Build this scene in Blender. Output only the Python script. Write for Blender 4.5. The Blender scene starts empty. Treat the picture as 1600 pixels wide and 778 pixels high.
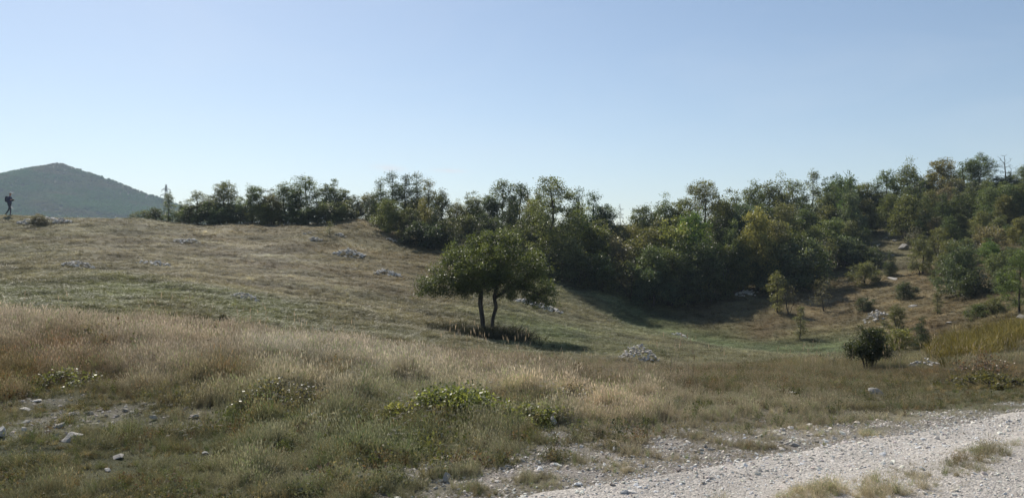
import bpy, bmesh, math, random
import numpy as np
from mathutils import Vector, Matrix

# ---------------------------------------------------------------- camera, sky, sun, exposure
scene = bpy.context.scene
col = scene.collection
F = 1256.0            # focal length in photograph pixels (photo 1600 x 778)
EYE = 1.6
HZ = 400.0            # row of the eye level

cam_d = bpy.data.cameras.new("camera")
cam_d.sensor_width = 36.0
cam_d.lens = 36.0 * F / 1600.0
cam_d.shift_y = (HZ - 389.0) / 1600.0
cam_d.clip_start = 0.05
cam_d.clip_end = 6000.0
cam = bpy.data.objects.new("camera", cam_d)
cam.location = (0, 0, EYE)
cam.rotation_euler = (math.pi / 2, 0, 0)
col.objects.link(cam)
scene.camera = cam

SUN_AZ = math.radians(28.0)      # left of the view direction
SUN_EL = math.radians(44.0)
world = bpy.data.worlds.new("World")
scene.world = world
world.use_nodes = True
wn, wl = world.node_tree.nodes, world.node_tree.links
bg = wn["Background"]
sky = wn.new("ShaderNodeTexSky")
sky.sky_type = 'NISHITA'
sky.sun_disc = False
sky.sun_elevation = SUN_EL
sky.sun_rotation = -SUN_AZ
sky.altitude = 600
sky.air_density = 1.0
sky.dust_density = 0.75
sky.ozone_density = 0.5


def wmath(op, a, b=None):
    n = wn.new("ShaderNodeMath"); n.operation = op
    for k, v in enumerate((a, b)):
        if v is None: continue
        if isinstance(v, (int, float)): n.inputs[k].default_value = v
        else: wl.new(v, n.inputs[k])
    return n.outputs[0]


# thin cirrus: a faint uneven veil, and two small wisps low over the trees
tc = wn.new("ShaderNodeTexCoord"); sx = wn.new("ShaderNodeSeparateXYZ"); wl.new(tc.outputs["Generated"], sx.inputs[0])
mp = wn.new("ShaderNodeMapping"); mp.inputs["Scale"].default_value = (2.2, 2.2, 7.0); mp.inputs["Rotation"].default_value = (0, .25, 0); wl.new(tc.outputs["Generated"], mp.inputs[0])
nz = wn.new("ShaderNodeTexNoise"); nz.inputs["Scale"].default_value = 1.6; nz.inputs["Detail"].default_value = 7; nz.inputs["Roughness"].default_value = .55; nz.inputs["Distortion"].default_value = .8; wl.new(mp.outputs[0], nz.inputs[0])
veil = wmath('MULTIPLY', wmath('MAXIMUM', wmath('SUBTRACT', nz.outputs[0], .46), 0.0), .32)
yy = wmath('MAXIMUM', sx.outputs[1], .05); uu = wmath('DIVIDE', sx.outputs[0], yy); vv_ = wmath('DIVIDE', sx.outputs[2], yy)
nf = wn.new("ShaderNodeTexNoise"); nf.inputs["Scale"].default_value = 60; nf.inputs["Detail"].default_value = 4; wl.new(tc.outputs["Generated"], nf.inputs[0])
for (cx, cy, ax, ay, k) in ((608, 263, 24, 5.0, 1.0), (702, 267, 26, 3.2, .85)):
    du = wmath('DIVIDE', wmath('SUBTRACT', uu, (cx - 800) / F), ax / F); dv = wmath('DIVIDE', wmath('SUBTRACT', vv_, (HZ - cy) / F), ay / F)
    dv = wmath('ADD', dv, wmath('MULTIPLY', du, .35))
    d2 = wmath('ADD', wmath('MULTIPLY', du, du), wmath('MULTIPLY', dv, dv))
    w_ = wmath('MULTIPLY', wmath('POWER', 2.718, wmath('MULTIPLY', d2, -1.2)), wmath('MULTIPLY', nf.outputs[0], k * 1.6))
    veil = wmath('ADD', veil, wmath('MULTIPLY', w_, wmath('GREATER_THAN', sx.outputs[1], .05)))
mxs = wn.new("ShaderNodeMix"); mxs.data_type = 'RGBA'; wl.new(veil, mxs.inputs[0]); wl.new(sky.outputs[0], mxs.inputs[6]); mxs.inputs[7].default_value = (7.6, 8.0, 8.4, 1)
wl.new(mxs.outputs[2], bg.inputs[0])
bg.inputs[1].default_value = 0.078

sun_d = bpy.data.lights.new("sun", 'SUN')
sun_d.energy = 3.9
sun_d.angle = math.radians(0.53)
sun_d.color = (1.0, 0.93, 0.82)
sun = bpy.data.objects.new("sun", sun_d)
to_sun = Vector((-math.sin(SUN_AZ) * math.cos(SUN_EL), math.cos(SUN_AZ) * math.cos(SUN_EL), math.sin(SUN_EL)))
sun.rotation_euler = to_sun.to_track_quat('Z', 'Y').to_euler()
sun.location = (-40, 60, 80)
col.objects.link(sun)

scene.view_settings.view_transform = 'Standard'
scene.view_settings.look = 'None'
scene.view_settings.gamma = 1.0
scene.view_settings.use_curve_mapping = False
scene.view_settings.exposure = 0.5
scene.render.engine = 'CYCLES'
scene.cycles.max_bounces = 5
scene.cycles.use_adaptive_sampling = True
scene.cycles.adaptive_threshold = 0.02
scene.cycles.diffuse_bounces = 3
scene.cycles.glossy_bounces = 2
scene.cycles.transmission_bounces = 4
scene.cycles.transparent_max_bounces = 8
scene.cycles.volume_bounces = 1
scene.cycles.use_denoising = True
scene.cycles.caustics_reflective = False
scene.cycles.caustics_refractive = False

# ---------------------------------------------------------------- small helpers
rng = np.random.default_rng(7)


def P(px, py, Y):
    """point seen at photograph pixel (px, py) at depth Y"""
    return np.array([(px - 800.0) / F * Y, Y, EYE - (py - HZ) / F * Y])


def tag(o, label=None, cat=None, group=None, kind=None):
    if label: o["label"] = label
    if cat: o["category"] = cat
    if group: o["group"] = group
    if kind: o["kind"] = kind
    return o


def empty(name, loc=(0, 0, 0), rz=0.0):
    o = bpy.data.objects.new(name, None)
    o.empty_display_size = 0.3
    o.location = loc
    o.rotation_euler = (0, 0, rz)
    col.objects.link(o)
    return o


def mesh_np(name, verts, faces, k, smooth=False):
    """fast mesh from numpy; faces is an (n,k) index array"""
    me = bpy.data.meshes.new(name)
    verts = np.asarray(verts, dtype=np.float32)
    faces = np.asarray(faces, dtype=np.int32)
    n = len(faces)
    me.vertices.add(len(verts))
    me.vertices.foreach_set("co", verts.ravel())
    me.loops.add(n * k)
    me.loops.foreach_set("vertex_index", faces.ravel())
    me.polygons.add(n)
    me.polygons.foreach_set("loop_start", np.arange(0, n * k, k, dtype=np.int32))
    me.polygons.foreach_set("loop_total", np.full(n, k, dtype=np.int32))
    if smooth:
        me.polygons.foreach_set("use_smooth", np.ones(n, dtype=bool))
    me.update(calc_edges=True)
    me.validate()
    return me


def fattr(me, name, data):
    a = me.attributes.new(name, 'FLOAT', 'POINT')
    a.data.foreach_set("value", np.asarray(data, dtype=np.float32))


def cattr(me, name, data):
    a = me.attributes.new(name, 'FLOAT_COLOR', 'POINT')
    d = np.ones((len(data), 4), dtype=np.float32)
    d[:, :3] = data
    a.data.foreach_set("color", d.ravel())


def obj(name, me, mat=None, parent=None, link=True):
    o = bpy.data.objects.new(name, me)
    if mat is not None and not me.materials:
        me.materials.append(mat)
    if link: col.objects.link(o)
    if parent is not None: o.parent = parent
    return o


# gradient noise in numpy
_perm = np.random.default_rng(11).permutation(512).astype(np.int64)
_ang = np.random.default_rng(12).random(512) * 2 * np.pi


def noise2(x, y):
    x = np.asarray(x, float); y = np.asarray(y, float)
    xi = np.floor(x).astype(np.int64); yi = np.floor(y).astype(np.int64)
    xf = x - xi; yf = y - yi
    u = xf * xf * xf * (xf * (xf * 6 - 15) + 10)
    v = yf * yf * yf * (yf * (yf * 6 - 15) + 10)

    def g(ix, iy, dx, dy):
        h = _perm[(_perm[ix & 511] + iy) & 511]
        a = _ang[h]
        return np.cos(a) * dx + np.sin(a) * dy
    n00 = g(xi, yi, xf, yf); n10 = g(xi + 1, yi, xf - 1, yf)
    n01 = g(xi, yi + 1, xf, yf - 1); n11 = g(xi + 1, yi + 1, xf - 1, yf - 1)
    return ((n00 * (1 - u) + n10 * u) * (1 - v) + (n01 * (1 - u) + n11 * u) * v) * 1.5


def fbm(x, y, o=4):
    s = 0; a = 1.0; t = 0
    for k in range(o):
        s = s + a * noise2(x * 2 ** k + 17.3 * k, y * 2 ** k - 9.1 * k); t += a; a *= 0.5
    return s / t


def sstep(a, b, x):
    t = np.clip((x - a) / (b - a), 0, 1)
    return t * t * (3 - 2 * t)


# ---------------------------------------------------------------- terrain height field
RD = np.array([0.873, 0.488]); RN = np.array([-0.488, 0.873])   # along and across the gravel road


def road_ns(x, y):
    return x * RN[0] + y * RN[1], x * RD[0] + y * RD[1]


def verge_n(s):
    return np.interp(s, [-4, 1.2, 3, 5, 9.5, 20], [4.8, 5.4, 5.9, 5.55, 5.0, 4.9])


CP = []


def C_(px, py, Y): CP.append(P(px, py, Y))
def W_(x, y, z): CP.append(np.array([x, y, z], float))


for a in (-180, -140, -100, -70, 70, 100, 140):
    for r in (0.6, 2.5, 7, 25):
        W_(math.sin(math.radians(a)) * r, math.cos(math.radians(a)) * r, 0)
for a in (-40, 0, 40): W_(math.sin(math.radians(a)) * 0.6, math.cos(math.radians(a)) * 0.6, 0)
for x, y in ((0, 2.5), (2, 2.5), (-2, 2.5), (4, 4), (-3, 4), (.2, 5.4), (5.2, 8.2), (9, 10), (2.5, 6.6), (0, 4), (12, 11.5), (-5, 4), (-7, 6)): W_(x, y, 0)
for t in (
    (0, 690, 6.8), (0, 636, 8.6), (0, 560, 10.8), (0, 507, 13.5), (0, 497, 16), (0, 472, 24), (0, 442, 32), (0, 400, 44), (0, 360, 56), (0, 337, 63),
    (-300, 500, 14), (-300, 440, 32), (-300, 360, 56), (-300, 337, 64),
    (200, 600, 9.9), (200, 520, 13.2), (200, 510, 18), (200, 470, 26), (200, 430, 36), (200, 380, 51), (200, 341, 64),
    (400, 660, 7.8), (400, 600, 9.9), (400, 547, 12.6), (400, 522, 20), (400, 492, 26), (400, 460, 33), (400, 410, 47), (400, 372, 58), (400, 349, 65),
    (550, 570, 12), (550, 540, 20), (560, 500, 29), (560, 395, 54), (560, 343, 66),
    (700, 690, 6.95), (700, 620, 9.2), (700, 580, 11.8), (700, 562, 17), (700, 540, 25), (765, 515, 33), (600, 480, 35), (600, 430, 46), (600, 390, 57), (690, 400, 57), (690, 378, 64), (690, 345, 76),
    (900, 650, 8.05), (850, 590, 11.5), (870, 570, 17), (1000, 600, 11.3), (1000, 585, 16), (1000, 574, 20), (998, 559, 27), (900, 522, 36), (870, 487, 44), (860, 442, 56), (950, 464, 56), (1040, 520, 46), (1000, 511, 52),
    (1100, 535, 47), (1100, 480, 58), (1200, 547, 44), (1290, 552, 41), (1290, 553, 36), (1150, 548, 38), (1250, 575, 20), (1150, 600, 12), (1300, 592, 14), (1352, 583, 18), (1500, 577, 18), (1600, 565, 19), (1600, 605, 11), (1800, 560, 19), (1800, 600, 11),
    (1450, 545, 30), (1600, 502, 32), (1450, 522, 38), (1250, 532, 47), (1215, 490, 54), (1300, 482, 54), (1370, 495, 48), (1290, 427, 66), (1400, 432, 60), (1500, 442, 52), (1600, 450, 44), (1600, 400, 56), (1800, 430, 44), (1800, 380, 56),
    (1450, 390, 68), (1350, 350, 84), (1450, 330, 88), (1530, 312, 88), (1600, 307, 86), (1800, 290, 86), (1250, 347, 84), (1150, 352, 84), (1150, 430, 66), (1000, 355, 84), (1000, 420, 66), (900, 357, 82), (860, 392, 67), (800, 357, 80),
): C_(*t)
for px, z1 in ((-300, 4.3), (0, 4.2), (200, 3.6), (400, 3.7), (560, 4.0), (800, 4.5), (1000, 4.8), (1200, 5.4), (1400, 6.8), (1600, 8.0), (1800, 9.0)):
    u = (px - 800) / F
    d1 = 78 if px < 600 else 104
    W_(u * d1, d1, z1 - (0.3 if px < 600 else 0.3))
    W_(u * 140, 140, 0.5); W_(u * 260, 260, -6)
for a in (-180, -120, -70, 70, 120):
    for r in (80, 200, 400): W_(math.sin(math.radians(a)) * r, math.cos(math.radians(a)) * r, 0)
CP = np.array(CP)


def uv(x, y):
    r = np.sqrt(x * x + y * y) + 1e-6
    return np.stack([np.arctan2(x, y) * 2.4, np.log(r)], -1)


def _tps(d2):
    return 0.5 * d2 * np.log(d2 + 1e-12)


_cu = uv(CP[:, 0], CP[:, 1])
_n = len(CP)
_K = _tps(((_cu[:, None] - _cu[None]) ** 2).sum(-1)) + np.eye(_n) * 0.0015
_Pm = np.concatenate([np.ones((_n, 1)), _cu], 1)
_A = np.zeros((_n + 3, _n + 3)); _A[:_n, :_n] = _K; _A[:_n, _n:] = _Pm; _A[_n:, :_n] = _Pm.T
# interpolate z / r so that near and far errors weigh alike on the picture
_rw = np.sqrt(CP[:, 0] ** 2 + CP[:, 1] ** 2) + 4.0
_sol = np.linalg.solve(_A, np.concatenate([CP[:, 2] / _rw, np.zeros(3)]))


def H(x, y):
    x = np.atleast_1d(np.asarray(x, float)); y = np.atleast_1d(np.asarray(y, float))
    shp = x.shape; x = x.ravel(); y = y.ravel()
    out = np.empty(len(x))
    for i in range(0, len(x), 20000):
        q = uv(x[i:i + 20000], y[i:i + 20000])
        d2 = ((q[:, None] - _cu[None]) ** 2).sum(-1)
        out[i:i + 20000] = _tps(d2) @ _sol[:_n] + _sol[_n] + q @ _sol[_n + 1:]
    r = np.sqrt(x * x + y * y)
    z = out * (r + 4.0)
    far = sstep(110, 300, r)
    z = np.where(far > 0, z * (1 - far) + far * -8.0, z)
    n, s = road_ns(x, y)
    off = sstep(4.4, 7.5, np.abs(n))                 # the road bed itself stays even
    z = z + off * (0.06 * fbm(x * 1.1, y * 1.1, 3) + 0.16 * fbm(x * 0.22, y * 0.22, 3)) * np.clip(r / 12, 0.5, 1.6)
    z = z + 0.018 * fbm(x * 2.3, y * 2.3, 2) * (1 - off)
    z = z - 0.03 * np.exp(-((n - 4.15) / 0.3) ** 2) - 0.03 * np.exp(-((n - 2.9) / 0.35) ** 2)   # wheel tracks
    return z.reshape(shp)


def h1(x, y): return float(H(x, y)[0])


def at(px, py, near=4.0, far=130.0):
    """first ground point on the ray through pixel (px, py)"""
    Y = np.exp(np.linspace(math.log(near), math.log(far), 1500))
    X = (px - 800.0) / F * Y
    Z = EYE - (py - HZ) / F * Y
    hit = np.nonzero(Z <= H(X, Y))[0]
    i = hit[0] if len(hit) else len(Y) - 1
    return np.array([X[i], Y[i], h1(X[i], Y[i])])


# swatches of the sward: pixel, depth, colour of the plants, height of the plants
SW = [
    (0, 700, 6.8, (.085, .09, .038), .085), (200, 650, 8.2, (.09, .09, .042), .085), (100, 620, 9, (.09, .09, .042), .10), (250, 740, 6, (.09, .092, .04), .09), (0, 590, 9.6, (.15, .12, .055), .24), (100, 545, 11, (.24, .17, .105), .30), (0, 505, 13.5, (.31, .24, .175), .36),
    (300, 560, 11.5, (.26, .195, .135), .34), (250, 530, 13, (.30, .23, .165), .38), (450, 548, 12.3, (.33, .275, .22), .38), (600, 572, 12.1, (.31, .25, .19), .36), (400, 650, 7.9, (.095, .10, .045), .2), (350, 600, 9.6, (.14, .12, .06), .26), (500, 610, 9.3, (.15, .13, .075), .26),
    (600, 690, 6.9, (.09, .10, .045), .19), (600, 640, 8.4, (.12, .12, .06), .22), (800, 660, 7.8, (.12, .115, .055), .18), (800, 580, 11.8, (.25, .19, .125), .28), (950, 630, 9.2, (.19, .15, .09), .19), (1000, 590, 13, (.24, .18, .11), .17), (1000, 572, 20, (.18, .145, .08), .11),
    (1150, 650, 8.6, (.15, .13, .07), .12), (1200, 600, 12, (.18, .15, .08), .2), (1400, 615, 10.5, (.16, .14, .075), .13), (1500, 622, 10, (.145, .135, .065), .09), (1550, 585, 15, (.145, .12, .065), .2), (1300, 565, 22, (.17, .14, .075), .26),
    (0, 460, 27, (.12, .115, .048), .07), (200, 452, 30, (.12, .12, .048), .07), (400, 482, 29, (.12, .12, .05), .07), (600, 502, 30, (.14, .118, .06), .08), (700, 525, 30, (.145, .118, .06), .09), (850, 522, 34, (.11, .12, .048), .07), (950, 537, 33, (.13, .12, .055), .09), (1100, 562, 30, (.15, .13, .065), .12), (700, 555, 20, (.17, .135, .075), .16), (300, 500, 22, (.15, .125, .06), .13),
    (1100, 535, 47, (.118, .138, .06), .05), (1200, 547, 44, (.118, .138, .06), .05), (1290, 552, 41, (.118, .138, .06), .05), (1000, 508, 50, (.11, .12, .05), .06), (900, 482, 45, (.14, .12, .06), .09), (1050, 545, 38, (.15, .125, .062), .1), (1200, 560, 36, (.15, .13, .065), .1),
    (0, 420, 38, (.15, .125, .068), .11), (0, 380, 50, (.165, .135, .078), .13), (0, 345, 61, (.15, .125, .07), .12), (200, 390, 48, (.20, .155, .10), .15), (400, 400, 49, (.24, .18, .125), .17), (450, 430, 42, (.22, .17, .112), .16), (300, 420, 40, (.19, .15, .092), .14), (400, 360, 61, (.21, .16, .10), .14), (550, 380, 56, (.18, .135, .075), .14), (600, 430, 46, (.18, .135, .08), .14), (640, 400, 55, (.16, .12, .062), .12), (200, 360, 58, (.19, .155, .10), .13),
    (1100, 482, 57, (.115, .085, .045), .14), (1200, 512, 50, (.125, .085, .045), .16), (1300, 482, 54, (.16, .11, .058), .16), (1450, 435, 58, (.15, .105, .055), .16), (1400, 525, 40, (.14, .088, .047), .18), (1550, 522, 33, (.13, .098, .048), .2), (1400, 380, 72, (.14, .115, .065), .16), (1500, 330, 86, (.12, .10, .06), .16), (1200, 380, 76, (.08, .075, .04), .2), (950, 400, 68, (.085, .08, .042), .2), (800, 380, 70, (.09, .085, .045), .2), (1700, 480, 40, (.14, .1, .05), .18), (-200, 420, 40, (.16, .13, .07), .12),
]
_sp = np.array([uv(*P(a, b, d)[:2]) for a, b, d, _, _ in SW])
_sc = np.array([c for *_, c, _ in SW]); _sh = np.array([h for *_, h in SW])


def sward(x, y):
    """colour and height of the plant cover at world points"""
    x = np.asarray(x, float); y = np.asarray(y, float)
    cs = np.empty((len(x), 3)); hs = np.empty(len(x))
    r = np.sqrt(x * x + y * y)
    wx = x + r * 0.03 * fbm(x * 7 / (r + 8), y * 7 / (r + 8) + 3.3, 3); wy = y + r * 0.05 * fbm(x * 6 / (r + 8) + 9, y * 6 / (r + 8), 3)
    for i in range(0, len(x), 20000):
        q = uv(wx[i:i + 20000], wy[i:i + 20000])
        d2 = ((q[:, None] - _sp[None]) ** 2).sum(-1)
        w = 1.0 / (d2 + 0.002) ** 1.8
        w /= w.sum(1, keepdims=True)
        cs[i:i + 20000] = w @ _sc; hs[i:i + 20000] = w @ _sh
    m = fbm(x * 0.35, y * 0.9, 4); m2 = fbm(x * 0.9 + 40, y * 2.0, 3); m3 = fbm(x * 0.12 + 7, y * 0.3 + 5, 2)
    k = np.clip(1.0 + 0.55 * m + 0.45 * m2, 0.45, 1.8)
    warm = np.clip(0.5 * m3 + 0.4 * m2, -0.5, 0.5)[:, None]
    cs = cs * k[:, None] * (1 + warm * np.array([0.18, 0.0, -0.12]))
    g = cs.mean(1, keepdims=True)
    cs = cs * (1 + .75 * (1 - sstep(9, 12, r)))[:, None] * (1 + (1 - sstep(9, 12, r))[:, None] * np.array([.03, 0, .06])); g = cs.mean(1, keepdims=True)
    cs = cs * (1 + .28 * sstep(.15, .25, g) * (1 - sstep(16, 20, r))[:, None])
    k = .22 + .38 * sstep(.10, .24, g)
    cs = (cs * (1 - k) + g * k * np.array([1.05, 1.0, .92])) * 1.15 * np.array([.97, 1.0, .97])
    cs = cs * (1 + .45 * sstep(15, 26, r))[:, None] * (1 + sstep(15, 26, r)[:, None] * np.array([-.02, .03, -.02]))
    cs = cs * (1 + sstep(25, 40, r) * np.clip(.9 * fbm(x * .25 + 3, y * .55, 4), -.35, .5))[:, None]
    return np.clip(cs, 0.015, 0.6), .82 * hs * np.clip(1 + 0.5 * m2, 0.5, 1.6)


STONE_PATCH = [None]


def stony(x, y):
    """how bare and stony the ground is"""
    n, s = road_ns(x, y)
    e = 0.45 * fbm(x * 1.3, y * 1.3, 3)
    on = 1 - sstep(-0.15, 0.25, n + e * 0.5 - 4.65)
    mid = np.exp(-((n + e * 0.35 - 3.62) / 0.30) ** 2) * sstep(0.3, 2.0, s + 2 * e)
    ver = sstep(4.3, 4.6, n) * (1 - sstep(-0.5, 0.5, n + e * 1.8 - verge_n(s))) * np.clip(0.54 + 1.2 * fbm(x * 2.6 + 5, y * 2.6, 3), 0, 1)
    p = np.array([at(130, 652)[:2], at(310, 655)[:2], at(60, 625)[:2], at(20, 680)[:2]])
    pat = np.zeros(len(x))
    for c, rr in zip(p, (0.8, 0.6, 0.6, 0.5)):
        d = np.sqrt(((x - c[0]) / 1.3) ** 2 + (y - c[1]) ** 2)
        pat = np.maximum(pat, (1 - sstep(rr * 0.4, rr, d + 0.6 * e)) * np.clip(.42 + 1.3 * fbm(x * 3.1 + 11, y * 3.1, 3), 0, .8))
    STONE_PATCH[0] = p
    return np.clip(np.maximum(np.maximum(on * (1 - 0.92 * np.clip(mid * 1.5, 0, 1) * np.clip(.75 + 1.3 * fbm(x * 2.9, y * 2.9 + 77, 2), .55, 1)), ver), pat), 0, 1), on * (1 - np.clip(mid, 0, 1))


# ---------------------------------------------------------------- materials
def new_mat(name):
    m = bpy.data.materials.new(name)
    m.use_nodes = True
    nt = m.node_tree
    b = nt.nodes["Principled BSDF"]
    return m, nt, nt.nodes, nt.links, b


def N(nodes, t, **kw):
    n = nodes.new(t)
    for k, v in kw.items(): setattr(n, k, v)
    return n


def mix_col(nodes, links, mode, fac, a, b):
    n = nodes.new("ShaderNodeMix"); n.data_type = 'RGBA'; n.blend_type = mode
    for s, v in ((n.inputs[0], fac), (n.inputs[6], a), (n.inputs[7], b)):
        if hasattr(v, "is_output"): links.new(v, s)
        elif isinstance(v, (int, float)): s.default_value = v
        else: s.default_value = (*v, 1)
    return n.outputs[2]


def math_n(nodes, links, op, a, b=None):
    n = nodes.new("ShaderNodeMath"); n.operation = op
    for s, v in ((n.inputs[0], a), (n.inputs[1], b)):
        if v is None: continue
        if hasattr(v, "is_output"): links.new(v, s)
        else: s.default_value = v
    return n.outputs[0]


def foliage_mat(name, source, gloss=0.4, trans=0.48, lo=0.5, hi=1.5, rough=0.42, tcol=(1.55, 1.5, 0.8)):
    """leaves and blades: colour from the object colour or the instance tint, varied per leaf"""
    m, nt, nd, lk, b = new_mat(name)
    if source == 'OBJECT':
        c = N(nd, "ShaderNodeObjectInfo").outputs["Color"]
    else:
        a = N(nd, "ShaderNodeAttribute", attribute_type='INSTANCER', attribute_name="tint"); c = a.outputs["Color"]
    v = N(nd, "ShaderNodeAttribute", attribute_type='GEOMETRY', attribute_name="v").outputs["Fac"]
    mr = N(nd, "ShaderNodeMapRange"); lk.new(v, mr.inputs[0]); mr.inputs[3].default_value = lo; mr.inputs[4].default_value = hi
    hs = N(nd, "ShaderNodeHueSaturation"); lk.new(c, hs.inputs["Color"]); lk.new(mr.outputs[0], hs.inputs["Value"])
    hr = N(nd, "ShaderNodeMapRange"); lk.new(v, hr.inputs[0]); hr.inputs[3].default_value = 0.515; hr.inputs[4].default_value = 0.485
    lk.new(hr.outputs[0], hs.inputs["Hue"])
    colr = hs.outputs[0]
    lk.new(colr, b.inputs["Base Color"]); b.inputs["Roughness"].default_value = rough
    b.inputs["Specular IOR Level"].default_value = gloss
    tr = N(nd, "ShaderNodeBsdfTranslucent")
    lk.new(mix_col(nd, lk, 'MULTIPLY', 1.0, colr, tcol), tr.inputs[0])
    mx = N(nd, "ShaderNodeMixShader"); mx.inputs[0].default_value = trans
    lk.new(b.outputs[0], mx.inputs[1]); lk.new(tr.outputs[0], mx.inputs[2])
    lk.new(mx.outputs[0], nd["Material Output"].inputs[0])
    return m


M_LEAF = foliage_mat("leaf", 'OBJECT')
M_GRASS = foliage_mat("grass_blade", 'TINT', gloss=0.2, trans=0.32, lo=0.55, hi=1.5, rough=0.55, tcol=(1.15, 1.12, 1.0))
M_HERB = foliage_mat("herb_leaf", 'TINT', gloss=0.12, trans=0.35, lo=0.6, hi=1.5, rough=.65)


def bark_mat():
    m, nt, nd, lk, b = new_mat("bark")
    t = N(nd, "ShaderNodeTexCoord")
    n1 = N(nd, "ShaderNodeTexNoise"); n1.inputs["Scale"].default_value = 14; n1.inputs["Detail"].default_value = 6
    mp = N(nd, "ShaderNodeMapping"); mp.inputs["Scale"].default_value = (1, 1, 0.2)
    lk.new(t.outputs["Object"], mp.inputs[0]); lk.new(mp.outputs[0], n1.inputs[0])
    r = N(nd, "ShaderNodeValToRGB"); lk.new(n1.outputs[0], r.inputs[0])
    r.color_ramp.elements[0].position = .3; r.color_ramp.elements[0].color = (.022, .018, .014, 1)
    r.color_ramp.elements[1].position = .75; r.color_ramp.elements[1].color = (.12, .10, .08, 1)
    lk.new(r.outputs[0], b.inputs["Base Color"]); b.inputs["Roughness"].default_value = 0.9
    bp = N(nd, "ShaderNodeBump"); bp.inputs["Strength"].default_value = .6; bp.inputs["Distance"].default_value = .02
    lk.new(n1.outputs[0], bp.inputs["Height"]); lk.new(bp.outputs[0], b.inputs["Normal"])
    return m


M_BARK = bark_mat()


def stone_mat(name, base, tinted):
    m, nt, nd, lk, b = new_mat(name)
    t = N(nd, "ShaderNodeTexCoord")
    n1 = N(nd, "ShaderNodeTexNoise"); n1.inputs["Scale"].default_value = 9 if not tinted else 3; n1.inputs["Detail"].default_value = 8; n1.inputs["Roughness"].default_value = .65
    lk.new(t.outputs["Object"], n1.inputs[0])
    r = N(nd, "ShaderNodeValToRGB"); lk.new(n1.outputs[0], r.inputs[0])
    r.color_ramp.elements[0].position = .34; r.color_ramp.elements[0].color = (.5, .49, .47, 1)
    r.color_ramp.elements[1].position = .62; r.color_ramp.elements[1].color = (1, 1, 1, 1)
    if tinted: c = N(nd, "ShaderNodeAttribute", attribute_type='INSTANCER', attribute_name="tint").outputs["Color"]
    else:
        oi = N(nd, "ShaderNodeObjectInfo")
        mr = N(nd, "ShaderNodeMapRange"); lk.new(oi.outputs["Random"], mr.inputs[0]); mr.inputs[3].default_value = .55; mr.inputs[4].default_value = 1.15
        c = mix_col(nd, lk, 'MULTIPLY', 1.0, base, mr.outputs[0])
    lk.new(mix_col(nd, lk, 'MULTIPLY', 0.75, c, r.outputs[0]), b.inputs["Base Color"])
    b.inputs["Roughness"].default_value = .85; b.inputs["Specular IOR Level"].default_value = .25
    bp = N(nd, "ShaderNodeBump"); bp.inputs["Strength"].default_value = .5; bp.inputs["Distance"].default_value = .02
    lk.new(n1.outputs[0], bp.inputs["Height"]); lk.new(bp.outputs[0], b.inputs["Normal"])
    return m


M_ROCK = stone_mat("limestone", (.60, .57, .52), False)
M_GRAVEL = stone_mat("gravel_stone", None, True)


def ground_mat():
    m, nt, nd, lk, b = new_mat("meadow_soil")
    t = N(nd, "ShaderNodeTexCoord")
    gc = N(nd, "ShaderNodeAttribute", attribute_type='GEOMETRY', attribute_name="gcol").outputs["Color"]
    gs = N(nd, "ShaderNodeAttribute", attribute_type='GEOMETRY', attribute_name="stony").outputs["Fac"]
    n1 = N(nd, "ShaderNodeTexNoise"); n1.inputs["Scale"].default_value = 5.0; n1.inputs["Detail"].default_value = 8; n1.inputs["Roughness"].default_value = .72
    n2 = N(nd, "ShaderNodeTexNoise"); n2.inputs["Scale"].default_value = 42.0; n2.inputs["Detail"].default_value = 6; n2.inputs["Roughness"].default_value = .7
    lk.new(t.outputs["Object"], n1.inputs[0]); lk.new(t.outputs["Object"], n2.inputs[0])
    f = math_n(nd, lk, 'ADD', math_n(nd, lk, 'MULTIPLY', n1.outputs[0], 1.1), math_n(nd, lk, 'MULTIPLY', n2.outputs[0], .9))
    f = math_n(nd, lk, 'SUBTRACT', f, 0.22)
    plant = mix_col(nd, lk, 'MULTIPLY', 1.0, gc, f)
    r = N(nd, "ShaderNodeValToRGB"); lk.new(n2.outputs[0], r.inputs[0])
    r.color_ramp.elements[0].position = .35; r.color_ramp.elements[0].color = (.17, .15, .13, 1)
    r.color_ramp.elements[1].position = .66; r.color_ramp.elements[1].color = (.56, .51, .465, 1)
    c = mix_col(nd, lk, 'MIX', gs, plant, r.outputs[0])
    lk.new(c, b.inputs["Base Color"]); b.inputs["Roughness"].default_value = .95; b.inputs["Specular IOR Level"].default_value = .1
    bp = N(nd, "ShaderNodeBump"); bp.inputs["Strength"].default_value = .9; bp.inputs["Distance"].default_value = .05
    lk.new(f, bp.inputs["Height"]); lk.new(bp.outputs[0], b.inputs["Normal"])
    return m


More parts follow.
